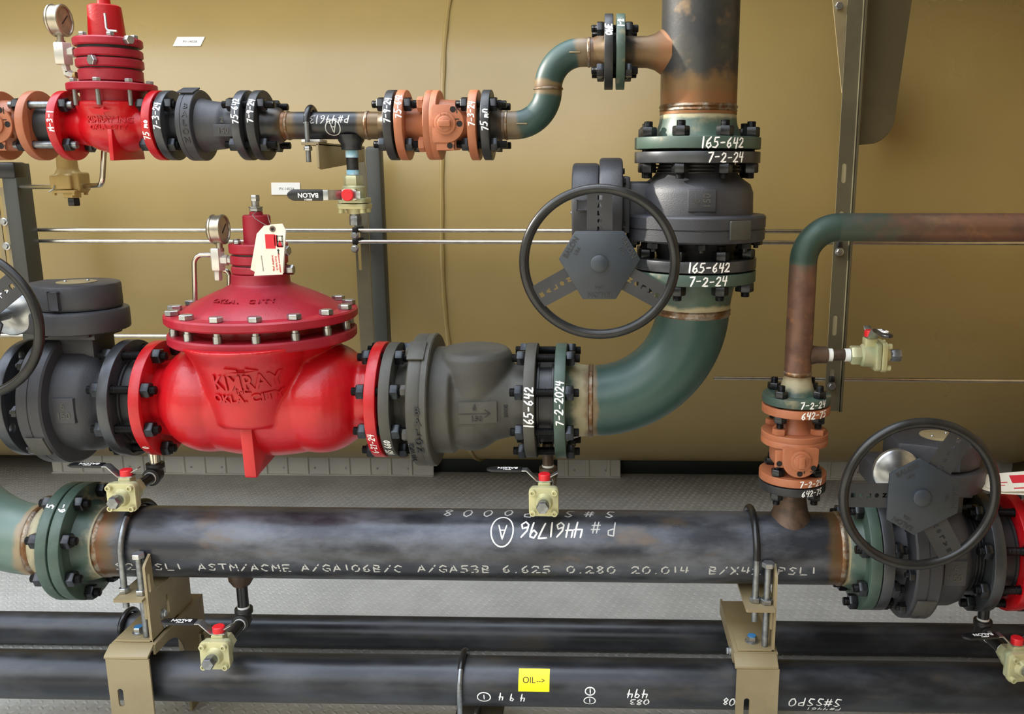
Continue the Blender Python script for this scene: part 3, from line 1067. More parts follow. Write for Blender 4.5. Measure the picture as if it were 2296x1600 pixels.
# ---- two inch ball valve (orange), local: Z flow from 0 to .178, Y toward the viewer, X up ----
def make_orange_valve(label):
    t = thing('flanged_ball_valve', label, 'valve', local=Matrix.Identity(4), group='copper-coloured ball valves')
    b = MB()
    b.lathe([(.014, 0), (.014, .037), (.03, .036), (.05, .04), (.0615, .05), (.0625, .074), (.064, .0755), (.0755, .0755), (.0765, .0748), (.0775, .0755), (.09, .0755), (.0915, .074),
             (.0925, .056), (.13, .054), (.145, .042), (.165, .036), (.165, 0)], n=56)
    obj('body', b, M_['orange'], t)
    I4 = Matrix.Identity(4)
    fl2('flange', t, I4, 0, 'orange')
    fl2('flange', t, I4, .178 - T2, 'orange')
    # stem pad and stop plate facing the viewer
    obj('stem_pad', MB().box((-.03, .03, .088), (.03, .068, .135), .006), M_['orange'], t)
    PM = frame((0, .068, .113), (0, 1, 0), (0, 0, 1))      # x along flow, y = up(-X?) , z toward the viewer
    pl = [(.04 * math.cos(a), .04 * math.sin(a)) for a in [-PI / 2 + PI * i / 20 for i in range(21)]] + [(-.027, .04), (-.03, .034), (-.03, -.034), (-.027, -.04)]
    obj('stop_plate', MB().prism(pl, 0, .007, PM, .0012).box((-.022, -.056, -.004), (.018, -.036, .004), .002, PM), M_['orange'], t)
    obj('stem', MB().lathe([(.007, .023), (.013, .023), (.014, .021), (.014, .0165), (.016, .0165), (.017, .015), (.017, 0)], PM, 36)
        .box((-.013, -.0065, .016), (.013, .0065, .026), .0015, PM), M_['orange'], t)
    hm = to_mesh('stop_hole', MB().lathe([(.0, .0065), (.0004, .0065), (.0004, 0)], n=16), M_['hole'])
    for p in ((.017, .03), (.0305, .0), (.008, -.046)):
        z = .0071 if p[1] > -.04 else .0041
        o = obj('stop_hole', hm, None, t, M=PM @ Matrix.Translation((p[0], p[1], z))); INV.pop(o.name, None)
    obj('stop_mark', MB().box((.0245, .022, .007), (.0265, .036, .0074), 0, PM).box((.018, .0085, .007), (.03, .0105, .0074), 0, PM).box((.016, -.053, .004), (.018, -.043, .0044), 0, PM), M_['hole'], t)
    lt = text_mb('USA', .011, .0008, flat3(PM @ V((0, .0165, .0142)), PM.to_3x3() @ V((1, 0, 0)), PM.to_3x3() @ V((0, 1, 0))), .0002)
    obj('lettering', lt, M_['orange'], t)
    nb = to_mesh('body_bolt', MB().hexa(.0165, .014), M_['orange'])
    for a in (PI / 4, 3 * PI / 4, -PI / 4, -3 * PI / 4):
        o = obj('body_bolt', nb, None, t, M=frame((.0625 * math.cos(a) * .965, .0625 * math.sin(a) * .965, .0622), (0, 0, -1))); INV.pop(o.name, None)
    return t


# ---- small drain valve, local: -Y front, Z up (stem), X right ----
def make_drain_valve(label):
    SY = .014
    t = thing('drain_valve', label, 'valve', local=Matrix.Identity(4), group='small lever drain valves')
    FR = frame((0, 0, 0), (0, -1, 0), (1, 0, 0))           # z toward the front

    def rsq(a, r, n=5):
        pl = []
        for cx, cy, a0 in ((a - r, a - r, 0), (-a + r, a - r, PI / 2), (-a + r, -a + r, PI), (a - r, -a + r, 1.5 * PI)):
            pl += [(cx + r * math.cos(a0 + PI / 2 * i / n), cy + r * math.sin(a0 + PI / 2 * i / n)) for i in range(n + 1)]
        return pl
    obj('body', MB().prism(rsq(.032, .010), -.006, .005, FR, .0012).lathe([(-.006, .026), (-.03, .0255), (-.034, .021), (-.0342, 0)], FR, 24)
        .hexa(.0225, .024, FR, -.056), M_['cad_green'], t)
    obj('cover_plate', MB().prism(rsq(.0335, .010), .0065, .018, FR, .0015)
        .lathe([(.018, .021), (.026, .0175), (.03, .0165), (.03, 0)], FR, 24), M_['cad'], t)
    sm = to_mesh('cover_screw', MB().lathe([(.0, .0068), (.009, .0068), (.0095, .0062), (.0095, .0036), (.006, .0036), (.006, 0)], n=14), M_['cad'])
    hm = to_mesh('socket', MB().lathe([(.0062, .0035), (.0062, 0)], n=10), M_['hole'])
    for sx_ in (-1, 1):
        for sz in (-1, 1):
            o = obj('cover_screw', sm, None, t, M=FR @ Matrix.Translation((.0243 * sx_, .0243 * sz, .018)))
            INV.pop(o.name, None)
    obj('plug', MB().lathe([(.029, .0125), (.036, .0125)], FR, 20).hexa(.0145, .022, FR, .034), M_['galv'], t)
    obj('stem_housing', MB().box((-.014, SY - .014, .02), (.014, SY + .014, .04), .003), M_['cad'], t)
    lv = MB()
    pa = [(.016, SY, .0415), (-.016, SY, .0415), (-.04, SY, .066), (-.056, SY, .066)]
    for a, b2 in zip(pa, pa[1:]):
        a, b2 = V(a), V(b2)
        d = (b2 - a).normalized()
        lv.box((-.001, -.011, -.0014), ((b2 - a).length + .001, .011, .0014), .0006, frame(a, d.cross(V((0, 1, 0))), d))
    lever = obj('lever', lv, M_['zinc'], t)
    gp = obj('grip', MB().prism([(-.05, -.0125), (-.05, .0125), (-.118, .0125), (-.128, .007), (-.132, 0), (-.128, -.007), (-.118, -.0125)], .0625, .0695, Matrix.Translation((0, SY, 0)), .003), M_['black'], lever)
    mb = text_mb('BALON', .014, .0004, lambda u, v, w: V((-.083 - u, SY - v, .0696 + w)), .0003)
    m2 = text_mb('SERIES F', .005, .0004, lambda u, v, w: V((-.083 - u, SY - v - .0095, .0696 + w)), .0001)
    mb.add(m2.v, m2.f)
    obj('grip_lettering', mb, M_['paint'], lever)
    obj('cap', MB().lathe([(.043, .0135), (.0555, .0135), (.057, .012), (.057, 0)], Matrix.Translation((0, SY, 0)), n=28), M_['cap'], t)
    obj('lock_tab', MB().box((.014, -.008, -.0012), (.034, .008, .0012), .0006, frame((.002, SY, .044), (-.5, 0, .85), (.85, 0, .5))), M_['zinc'], t)
    return t


# ---- pressure gauge facing +X, local origin at the dial case centre ----
def make_gauge(label, dial):
    t = thing('pressure_gauge', label, 'gauge', local=Matrix.Identity(4), group='pressure gauges')
    GX = frame((0, 0, 0), (1, 0, 0), (0, 0, 1))
    obj('case', MB().lathe([(-.017, 0), (-.017, .028), (-.013, .0315), (-.011, .034), (-.008, .034), (-.007, .032), (.009, .032), (.010, .034), (.014, .034), (.0155, .0325), (.0155, .029), (.0125, .0285)], GX, 44), M_['gauge'], t)
    obj('dial', MB().lathe([(.0125, .0287), (.0127, .0287), (.0127, 0)], GX, 36), M_[dial], t)
    obj('needle', MB().box((-.018, -.0012, .0131), (.012, .0012, .0137), 0, GX @ Matrix.Rotation(2.3, 4, 'Z')), M_['ink_black'], t)
    obj('stem', MB().lathe([(-.03, .007), (-.042, .007), (-.042, .0095), (-.05, .0095), (-.05, 0)], None, 20), M_['gauge'], t)
    return t


def u_bolt(x, y, z, R, leg0, leg1, label, r=.0065, m='galv', sleeve=None, loc=None, nuts=(), wz=None):
    """rod bent over a pipe that runs along X; leg0 front end z, leg1 back end z"""
    t = thing('u_bolt', label, 'u-bolt', loc or (x, y, min(leg0, leg1)), 'u-bolts')
    path = [(x, y - R, leg0)] + [(x, y - R * math.cos(a), z + R * math.sin(a)) for a in [PI * i / 24 for i in range(25)]] + [(x, y + R, leg1)]
    obj('rod', MB().tube(path, r, 14), M_[m], t)
    if sleeve:
        a0, a1 = sleeve
        obj('coating', MB().tube([(x, y - R * math.cos(a), z + R * math.sin(a)) for a in [a0 + (a1 - a0) * i / 16 for i in range(17)]], r + .0012, 14), M_['black'], t)
    for nz in nuts:
        obj('nut', MB().hexa(r * 1.75, r * 1.7, frame((x, y - R, nz), (0, 0, 1))), M_['zinc'], t)
    return t


# ================================================================== the upper two inch line
zA = at(990, 281, 0).z
YA = 0.0


def xa(px):
    return at(px, 281, YA).x


def spool(name, label, loc, cat='pipe', group=None):
    return thing(name, label, cat, loc, group)


# --- copper-coloured ball valves
orange = make_orange_valve('copper-coloured ball valve in the upper line between two black flanges')
orange.matrix_basis = xframe(xa(899), YA, zA)
o2 = dup(orange, xframe(xa(99) - .178, YA, zA), 'copper-coloured ball valve cut off by the left edge of the photo')
YR = -.07
XR = at(1790, 800, YR).x
zv0 = at(1785, 923, YR - .076).z
o3 = dup(orange, frame((XR, YR, zv0), (0, 0, -1), (1, 0, 0)), 'upright copper-coloured ball valve standing on the main pipe below the rusty bend')
# the copy's local X must be +X so that Y (= Z x X) faces the viewer

# --- the small red regulator
s0, s1 = xa(148), xa(372)
rg = thing('pilot_regulator', 'small glossy red regulator with stacked rings, top left of the photo', 'regulator', ((s0 + s1) / 2, YA, zA - .08), 'red regulators')
XG = at(258, 250, YA).x
zf = lambda py, y=-.06: at(255, py, y).z
b = MB()
b.lathe([(s0 + .01, 0), (s0 + .01, .036), (s0 + .05, .045), (s1 - .05, .045), (s1 - .01, .036), (s1 - .01, 0)], frame((0, YA, zA), XA, ZA_), 40)
b.ball((XG + .003, YA, zA - .006), .078, 36, 20, (1.04, .92, .72))
b.lathe([(zA - .02, 0), (zA - .02, .06), (zf(240), .077), (zf(226), .077), (zf(226), 0)], Matrix.Translation((XG, YA, 0)), 40)
body = cast('body', b, M_['red'], rg, .0035, 4)
fz0, fz1 = at(252, 360, -.06).z, zA - .02
obj('support_fin', MB().prism([(-.075, fz1 + .01), (-.078, fz0), (.06, fz0 + .004), (.05, fz1)], -.005, .005, frame((at(252, 330, -.07).x, YA, 0), (1, 0, 0), (0, 1, 0)), .002), M_['red'], rg)
TB = Matrix.Translation((XG, YA, 0))
obj('body_ring', MB().lathe(flange_prof(zf(238), zf(226) - zf(238), .0765, .04, .002), TB, 60), M_['red'], rg)
obj('throat', MB().lathe([(zf(228), .066), (zf(198), .066)], TB, 48), M_['red_lid'], rg)
obj('lid', MB().lathe(flange_prof(zf(201), zf(184) - zf(201), .0925, .04, .002) + [(zf(184), .07)], TB, 60), M_['red_lid'], rg)
st_ = to_mesh('lid_bolt', MB().lathe([(zf(236), 0), (zf(236), .0048), (zf(184) + .001, .0048), (zf(184) + .001, 0)], n=14), M_['zinc'])
sh_ = to_mesh('bolt_head', MB().hexa(.0088, .0075, Matrix.Translation((0, 0, zf(184) + .0004))), M_['zinc'])
for k in range(8):
    a = -PI / 2 + .12 + 2 * PI * k / 8
    o = obj('lid_bolt', st_, None, rg, M=Matrix.Translation((XG + .081 * math.cos(a), YA + .081 * math.sin(a), 0)))
    h_ = bpy.data.objects.new('bolt_head', sh_); C.objects.link(h_); h_.parent = o
for (p0, p1, r) in ((181, 151, .066), (148, 127, .069), (124, 105, .069), (98, 79, .0705)):
    obj('bonnet_ring', MB().lathe(flange_prof(zf(p0), zf(p1) - zf(p0), r, 0, .003), TB, 56), M_['red_lid'], rg)
obj('bonnet_core', MB().lathe([(zf(182), .061), (zf(80), .061)], TB, 40), M_['dark'], rg)
obj('spring_housing', MB().lathe([(zf(80), .0385), (zf(70), .038), (zf(4), .034), (zf(1), .03), (zf(0), .014), (zf(-14), .013), (zf(-16), .01), (zf(-16), 0)], TB, 40), M_['red'], rg)
rb = to_mesh('ring_bolt', MB().hexa(.0085, .008), M_['zinc'])
for k in range(6):
    a = -PI / 2 - .45 + 2 * PI * k / 6
    obj('ring_bolt', rb, None, rg, M=Matrix.Translation((XG + .058 * math.cos(a), YA + .058 * math.sin(a), zf(79) + .0004)))
p = at(212, 135, -.066)
obj('vent_plug', MB().hexa(.0115, .01, frame((p.x, p.y - .002, p.z), (-.45, -1, 0))), M_['zinc'], rg)
p = at(312, 88, -.05)
obj('side_plug', MB().hexa(.010, .016, frame((XG + .06, -.035, p.z), (.86, -.5, 0))), M_['zinc'], rg)
p0, p1, p2 = at(235, 30, -.045), at(239, 68, -.05), at(262, 70, -.05)
obj('lock_pin', MB().tube(bend_path([p0, p1, p2], .006), .0025, 8), M_['zinc'], rg)
LA = frame((0, YA, zA), XA, ZA_)
fl2('flange', rg, LA, s0, 'red')
fl2('flange', rg, LA, s1 - T2, 'red')
bv = bvh_of(body)
for txt, py, sz in (('KIMRAY INC', 268, .0165), ('OKLA. CITY', 285, .0145)):
    q = at(240, py, -.07)
    obj('cast_lettering', text_mb(txt, sz, .0034, on_body(bv, q, (1, 0, 0), (0, 0, 1), (0, 1, 0)), .0005, maxedge=.006), M_['red'], rg)
q = at(236, 249, -.07)
arrow = MB().prism([(-.022, -.005), (-.028, .006), (-.004, .004), (.006, .009), (.004, .003), (.024, 0), (.004, -.003), (.006, -.009)], 0, .002, frame((q.x, -.083, q.z), (0, -1, 0), (1, 0, 0)))
obj('cast_arrow', arrow, M_['red'], rg)

# long studs between the left copper valve and the regulator's flange
LA = frame((0, YA, zA), XA, ZA_)
joint(rg, LA, xa(99) - T2, s0 + T2, xa(99), s0, PCD2, 4, .0159, PI / 4, nm='nut', sm='galv')
wf = thing('orifice_spacer', 'black wafer spacer held by long studs left of the small red regulator', 'spacer', (xa(123), YA, zA - .045))
obj('wafer', MB().lathe(flange_prof(xa(99) + .0005, s0 - xa(99) - .001, .046, 0, .002), LA, 48), M_['dark'], wf)

# --- two inch check valve
c0, c1 = xa(378), xa(566)
ck = thing('check_valve', 'dark grey wafer-ringed check valve right of the small red regulator', 'valve', ((c0 + c1) / 2, YA, zA - .08), 'check valves')
b = MB()
b.lathe([(c0 + .012, 0), (c0 + .012, .036), (c0 + .045, .042), (c0 + .05, .06), (c0 + .06, .066), (c0 + .075, .066), (c0 + .085, .058), (c0 + .11, .053), (c0 + .13, .051), (c0 + .142, .044), (c0 + .18, .038), (c0 + .18, 0)], LA, 56)
cbody = cast('body', b, M_['gun'], ck, .003, 3)
fl2('flange', ck, LA, c0, 'machined')
fl2('flange', ck, LA, c1 - T2, 'machined')
r0 = xa(427)
obj('cover_ring', MB().lathe([(r0, .05), (r0, .0755), (r0 + .0015, .077), (r0 + .0105, .077), (r0 + .0115, .076), (r0 + .0125, .077), (r0 + .032, .077), (r0 + .0335, .0755), (r0 + .0335, .05)], LA, 64), M_['gun'], ck)
th = 1.25
nrm = V((0, -math.cos(th), math.sin(th)))
obj('name_tab', MB().box((-.002, -.02, 0), (.036, .02, .004), .0015, frame(V((r0 - .004, YA, zA)) + nrm * .0762, nrm, (1, 0, 0))), M_['gun'], ck)
for i, ch in enumerate('BALON'):
    t_ = .52 - i * .245
    nrm = V((0, -math.cos(t_), math.sin(t_)))
    obj('cast_letter', text_mb(ch, .018, .0016, flat3(V((r0 + .022, YA, zA)) + nrm * .0768, (1, 0, 0), V((0, math.sin(t_), math.cos(t_)))), .0003), M_['dark'], ck)
q = at(505, 292, -.052)
obj('rating_pad', MB().box((-.026, -.013, -.006), (.024, .013, .0012), .001, frame((q.x, -.0525, q.z), (0, -1, -.05), (1, 0, 0))), M_['gun'], ck)
obj('rating_lettering', text_mb('150', .017, .0014, flat3((q.x - .004, -.0537, q.z - .001), (1, 0, 0), (0, 0, 1)), .0004), M_['gun_olive'], ck)
obj('rating_lettering', text_mb('2', .016, .0014, flat3((q.x - .006, -.0515, q.z + .022), (1, 0, 0), (0, 0, 1)), .0004), M_['gun_olive'], ck)
mb = MB(); ribbons(mb, [[(-.007, .008), (.006, 0), (-.007, -.008)]], .002, lambda u, v: V((q.x + .022 + u, -.0541, q.z + .004 + v)))
obj('flow_arrow', mb, M_['gun_olive'], ck)
joint(ck, LA, s1 - T2, c0 + T2, s1, c0, PCD2, 4, .0159, PI / 4, tip=.006)

# --- two inch pipe run with reducer, outlet and the next flange
f0 = xa(580)
f9 = xa(894)
sp = spool('pipe_run', 'scorched steel pipe run with an outlet and an upside-down chalked number, upper line', ((f0 + f9) / 2, YA, zA - .03))
fl2('flange', sp, LA, f0, 'dark')
obj('hub', MB().lathe([(f0 + T2 - .001, .047, .1), (f0 + .032, .042, .2), (f0 + .05, .0385, .3), (f0 + .058, .032, .5)], LA, 40), M_['mill_dark'], sp)
w1 = xa(648)
obj('pipe', MB().lathe([(f0 + .056, RP2 + .001, .9), (w1, RP2, .8), (w1 + .02, RP2, .35), (w1 + .045, RP2, .1), (xa(740), RP2, .0), (xa(800), RP2, .2), (xa(815), RP2, .6), (xa(828), RP2, .75), (xa(840), RP2, .6), (f9 - T2 - .012, RP2, .4)], LA, 40), M_['mill_dark'], sp)
for px in (648, 826):
    x = xa(px)
    obj('weld_bead', MB().lathe([(x - .004, RP2), (x - .002, RP2 + .0016), (x + .002, RP2 + .0016), (x + .004, RP2)], LA, 40), M_['weld'], sp)
obj('hub', MB().lathe([(f9 - T2 - .022, RP2, .4), (f9 - T2 - .008, .036, .3), (f9 - T2 + .001, .044, .1)], LA, 40), M_['mill_dark'], sp)
fl2('flange', sp, LA, f9 - T2, 'dark')
XO = at(788, 320, 0).x
zo = at(788, 336, 0).z
obj('outlet', MB().lathe([(zA - .02, .031, .2), (zA - .033, .029, .3), (zo + .012, .0235, .2), (zo, .0225, 0), (zo, 0, 0)], Matrix.Translation((XO, YA, 0)), 32), M_['mill_dark'], sp)
pipe_mark(sp, (0, YA, zA), RP2, 'P#446139', .0185, 784, 259, .0028, m=M_['faint'])
lines, wd = stroke_lines('A', .022, 0, .03)
x, t = cyl_hit(753, 276, (0, YA, zA), RP2)
mb = MB(); ribbons(mb, lines + [[(.0075 + .0165 * math.cos(a), .0105 + .0175 * math.sin(a)) for a in [2 * PI * i / 20 for i in range(21)]]], .0022, on_cyl((0, YA, zA), XA, FRONT, RP2, x, t, 'axis', -1, 1))
obj('marking', mb, M_['faint'], sp)
joint(sp, LA, c1 - T2, f0 + T2, c1, f0, PCD2, 4, .0159, PI / 4, tip1=.02)
obj('gasket', MB().lathe([(c1 + .0004, 0), (c1 + .0004, .049), (f0 - .0004, .049), (f0 - .0004, 0)], LA, 48), M_['gasket'], sp)
joint(sp, LA, f9 - T2, xa(899) + T2, f9, xa(899), PCD2, 4, .0159, PI / 4)
obj('gasket', MB().lathe([(f9 + .0004, 0), (f9 + .0004, .049), (xa(899) - .0004, .049), (xa(899) - .0004, 0)], LA, 48), M_['gasket'], sp)

# --- the S-shaped run up to the riser
XU = at(1229, 195, 0).x
zU = at(1380, 117, 0).z
e0 = xa(1086)
RB = .0762
ss = spool('s_bend_pipe', 'S-shaped green and scorched pipe climbing from the copper valve to the riser', (XU, YA, zA - .03))
fl2('flange', ss, LA, e0, 'dark')
obj('hub', MB().lathe([(e0 + T2 - .001, .044, .2), (e0 + .028, .036, .3), (e0 + .042, RP2, .5)], LA, 40), M_['mill_dark'], ss)
P0 = V((e0 + .04, YA, zA)); P1 = V((XU - RB, YA, zA))
zmid = (zA + zU) / 2
ex1 = at(1355, 117, 0).x
path, tint = [P0], [.95]
path.append(V(((P0.x + P1.x) / 2, YA, zA))); tint.append(.7)
a1 = arc((XU - RB, YA, zA + RB), RB, -PI / 2, 0, (1, 0, 0), (0, 0, 1), 16)
path += a1; tint += [.62, .5, .3, .1] + [0] * (len(a1) - 7) + [.2, .45, .7]
a2 = arc((XU + RB, YA, zU - RB), RB, PI, PI / 2, (1, 0, 0), (0, 0, 1), 16)
path += a2[0:]; tint += [.9, .6, .3] + [0] * (len(a2) - 7) + [.1, .3, .5, .65]
path += [V((XU + RB + .015, YA, zU)), V((ex1 - .022, YA, zU))]; tint += [.85, .9]
obj('pipe', MB().tube(path, RP2 + .0006, 32, tint=tint), M_['green_elbow'], ss)
obj('weld_bead', MB().lathe([(-.003, RP2), (-.001, RP2 + .003), (.002, RP2 + .003), (.004, RP2)], frame((XU, YA, zmid), (0, 0, 1)), 40), M_['weld'], ss)
for x, z in ((e0 + .05, zA), (XU + RB + .014, zU)):
    obj('weld_bead', MB().lathe([(x - .004, RP2), (x - .002, RP2 + .002), (x + .002, RP2 + .002), (x + .004, RP2)], frame((0, YA, z), XA, ZA_), 40), M_['weld'], ss)
LU = frame((0, YA, zU), XA, ZA_)
obj('hub', MB().lathe([(ex1 - .025, RP2, .7), (ex1 - .012, .036, .6), (ex1 + .001, .044, .4)], LU, 40), M_['mill_dark'], ss)
fl2('flange', ss, LU, ex1, 'dark', RF2 * 1.04)
for px, py in ((1170, 277), (1289, 117)):
    q = at(px, py, -RP2)
    obj('index_mark', MB().box((q.x - .012, -RP2 - .003, q.z - .0016), (q.x + .012, -RP2 + .004, q.z + .0016), .001), M_['tan'], ss)
gX = xa(899) + .178
joint(ss, LA, gX - T2, e0 + T2, gX, e0, PCD2, 4, .0159, PI / 4, tip1=.02)
obj('gasket', MB().lathe([(gX + .0004, 0), (gX + .0004, .049), (e0 - .0004, .049), (e0 - .0004, 0)], LA, 48), M_['gasket'], ss)

# ================================================================== the riser
XV = (at(1563, 325, 0).x + at(1556, 620, 0).x) / 2
zB = at(1000, 895, 0).z
yn = -R6
zr = lambda py: at(1560, py, yn).z
ex2 = at(1381, 117, 0).x
ri = spool('riser_pipe', 'thick rust-streaked upright riser pipe with a side branch, top of the photo', (XV, 0, zr(332)))
TV = Matrix.Translation((XV, 0, 0))
ft = zr(332) + T6
JV = frame((XV, 0, 0), (0, 0, 1), (0, -1, 0))
obj('pipe', MB().lathe([(at(1560, 258, 0).z, RP6 + .001, .9), (at(1560, 240, 0).z, RP6, .8), (at(1560, 215, 0).z, RP6, .8), (at(1560, 190, 0).z, RP6, .5), (at(1560, 160, 0).z, RP6, .25), (at(1560, 110, 0).z, RP6, .1), (at(1560, 30, 0).z, RP6, 0), (2.3, RP6, 0)], TV, 72), M_['riser'], ri)
z_ = at(1560, 244, 0).z
obj('weld_bead', MB().lathe([(z_ - .008, RP6), (z_ - .005, RP6 + .002), (z_ - .001, RP6 + .0005), (z_ + .003, RP6 + .003), (z_ + .008, RP6)], TV, 72), M_['weld'], ri)
obj('hub', MB().lathe([(ft - .001, .098, 0), (ft + .006, .094, .1), (at(1560, 277, 0).z, RP6 + .002, .0), (at(1560, 258, 0).z, RP6, .6)], TV, 72), M_['green'], ri)
fl6('flange', ri, JV, zr(332), 'green', t=ft - zr(332))
zn = zU
obj('branch', MB().lathe([(ex2 + T2 - .001, .044, .2), (ex2 + .032, .034, .3), (ex2 + .045, .033, .5), (XV - RP6 - .03, .0335, .5), (XV - RP6 - .014, .038, .7), (XV - RP6 - .002, .046, .8), (XV - RP6 + .02, .056, .9)], LU, 40), M_['riser'], ri)
fl2('branch_flange', ri, LU, ex2, 'green', RF2 * 1.04)
joint(ri, LU, ex1, ex2 + T2, ex1 + T2, ex2, PCD2, 4, .0159, PI / 4)
obj('gasket', MB().lathe([(ex1 + T2 + .0004, 0), (ex1 + T2 + .0004, .046), (ex2 - .0004, .046), (ex2 - .0004, 0)], LU, 48), M_['gasket'], ri)
rim_mark(ss, (ex1 + T2 / 2, YA, zU), XA, RF2 * 1.04, '0HE', .013, .5, .004)
rim_mark(ri, (ex2 + T2 / 2, YA, zU), XA, RF2 * 1.04, '1-2', .012, .72, .004)

# --- riser gear valve
zt_, zl_ = zr(338), zr(614)
gv = make_gear_valve(math.radians(180), 'dark gear-operated valve in the riser with the large handwheel hanging to its left')
SC = (zt_ - zl_) / .267
gv.matrix_basis = zframe(XV, 0, zl_) @ Matrix.Diagonal((1, 1, SC, 1))
print('riser valve length', zt_ - zl_, 'XV', XV, 'zB', zB, 'zA', zA, 'zU-zA', zU - zA)

# --- green six inch elbow
RB6 = .2286
el_ = spool('elbow_pipe', 'dark green six inch elbow sweeping from the riser down to the check valve', (XV, 0, zB - .08))
g0 = at(1248, 895, 0).x
LB = frame((0, 0, zB), XA, ZA_)
zfh = zr(618); zfl = zfh - T6
fl6('flange', el_, JV, zfl, 'green', t=zfh - zfl)
zw = at(1556, 694, 0).z
obj('hub', MB().lathe([(zfl + .001, .098, 0), (zfl - .006, .094, 0), (at(1556, 672, 0).z, RP6 + .002, .1), (zw + .004, RP6, .7)], TV, 72), M_['green'], el_)
path = [V((XV, 0, zw + .006)), V((XV, 0, zw - .012))]
tint = [.9, .8]
ar = arc((XV - RB6, 0, zB + RB6), RB6, 0, -PI / 2, (1, 0, 0), (0, 0, 1), 40)
if zw - .02 > zB + RB6:
    path.append(V((XV, 0, zB + RB6 + .01))); tint.append(.3)
path += ar; tint += [.15, .05] + [0] * (len(ar) - 5) + [.1, .3, .55]
xw = at(1325, 895, 0).x
path += [V((xw, 0, zB)), V((xw - .01, 0, zB))]; tint += [.9, .95]
path = [p for i, p in enumerate(path)]
obj('elbow', MB().tube(path, RP6, 64, tint=tint), M_['green_elbow'], el_)
obj('weld_bead', MB().lathe([(xw - .006, RP6), (xw - .003, RP6 + .003), (xw + .003, RP6 + .003), (xw + .006, RP6)], LB, 72), M_['weld'], el_)
wb = MB()
wb.lathe([(zw - .012, RP6), (zw - .008, RP6 + .0025), (zw - .004, RP6 + .0008), (zw + .002, RP6 + .003), (zw + .006, RP6)], TV, 72)
obj('weld_bead', wb, M_['weld'], el_)
g1 = g0 + T6
obj('hub', MB().lathe([(g1 - .001, .098, 0), (g1 + .008, .094, .2), (g1 + .03, RP6 + .002, .5), (xw, RP6, .95)], LB, 72), M_['green'], el_)
fl6('flange', el_, LB, g0, 'green', .136, pcd=PCD6)
joint(ri, JV, zt_ - T6 * SC, ft, zt_, zr(332), PCD6, 8, .0191, PI / 8, nut_h=.021)
obj('gasket', MB().lathe([(zr(338) + .0005, 0), (zr(338) + .0005, .106), (zr(332) - .0005, .106), (zr(332) - .0005, 0)], TV, 60), M_['gasket'], ri)
joint(el_, JV, zfl, zl_ + T6 * SC, zfh, zl_, PCD6, 8, .0191, PI / 8, nut_h=.021)
obj('gasket', MB().lathe([(zfh + .0004, 0), (zfh + .0004, .106), (zr(614) - .0004, .106), (zr(614) - .0004, 0)], TV, 60), M_['gasket'], el_)


def pm(px, py):
    """angle round the riser at which the photograph shows px"""
    x = at(px, py, yn * .9).x - XV
    return math.asin(max(-1, min(1, x / R6)))


rim_mark(ri, (XV, 0, (zr(305) + zr(332)) / 2), ZA_, R6, '165-642', .021, pm(1622, 320), .0037, 'v')
INV[gv.name] = gv.matrix_basis.inverted()
GVM = []
for (py0, py1, txt, pxc, hh) in ((338, 366, '7-2-24', 1630, .02), (586, 614, '165-642', 1590, .02)):
    GVM.append(((XV, 0, (zr(py0) + zr(py1)) / 2), ZA_, R6, txt, hh, pm(pxc, py0), .0037, 'v'))
rim_mark(el_, (XV, 0, (zfl + zfh) / 2), ZA_, R6, '7-2-24', .02, pm(1588, 634), .0037, 'v')

# ================================================================== the six inch red line
xb_ = lambda px: at(px, 895, 0).x
k0, k1 = xb_(878), xb_(1207)
cv = thing('check_valve', 'big grey swing check valve between the big red regulator and the green elbow', 'valve', ((k0 + k1) / 2, 0, zB - .16), 'check valves')
b = MB()
rr0, rr1 = xb_(940), xb_(984)
b.lathe([(k0 + .015, 0), (k0 + .015, .085), (k0 + .04, .088), (rr0, .11), (rr0 + .01, .128), (rr1 + .042, .126), (rr1 + .05, .108), (xb_(1100), .1), (xb_(1150), .086), (k1 - .012, .083), (k1 - .012, 0)], LB, 64)
# the hinge dome on the top half
b.lathe([(-.11, 0), (-.1, .05), (-.05, .085), (.02, .1), (.085, .1), (.112, .096), (.124, .086), (.128, .06), (.13, 0)], frame((xb_(1068), .0, zB), (0, 0, 1), (1, 0, 0)) @ Matrix.Diagonal((.9, 1.02, 1, 1)), 48)
b.ball((xb_(1058), 0, zB - .03), 1, 36, 20, (.085, .1, .092))
body = cast('body', b, M_['gun_olive'], cv, .0042, 4)
obj('cover_ring', MB().lathe([(rr0, .09), (rr0, .154), (rr0 + .003, .157), (rr0 + .026, .157), (rr0 + .03, .155), (rr0 + .032, .158), (rr1 - .003, .158), (rr1, .155), (rr1, .09)], LB, 80), M_['gun_olive'], cv)
fl6('flange', cv, LB, k0, 'gun_olive', .136, pcd=PCD6)
fl6('flange', cv, LB, k1 - T6, 'gun_olive', .136, pcd=PCD6)
th = 1.02
nrm = V((0, -math.cos(th), math.sin(th)))
obj('name_tab', MB().box((-.003, -.03, 0), (.036, .03, .005), .002, frame(V((rr0, 0, zB)) + nrm * .1565, nrm, (1, 0, 0))), M_['gun_olive'], cv)
for i, ch in enumerate('BALON'):
    t_ = .08 - i * .16
    nrm = V((0, -math.cos(t_), math.sin(t_)))
    obj('cast_letter', text_mb(ch, .024, .003, flat3(V((rr0 + .027, 0, zB)) + nrm * .1572, (1, 0, 0), V((0, math.sin(t_), math.cos(t_)))), .0005), M_['dark'], cv)
t_ = -.62
nrm = V((0, -math.cos(t_), math.sin(t_))); upv = V((0, math.sin(t_), math.cos(t_)))
mb = text_mb('910 WCS', .016, .002, flat3(V((rr0 + .0085, 0, zB)) + nrm * .1568, upv, (-1, 0, 0)), .0003)
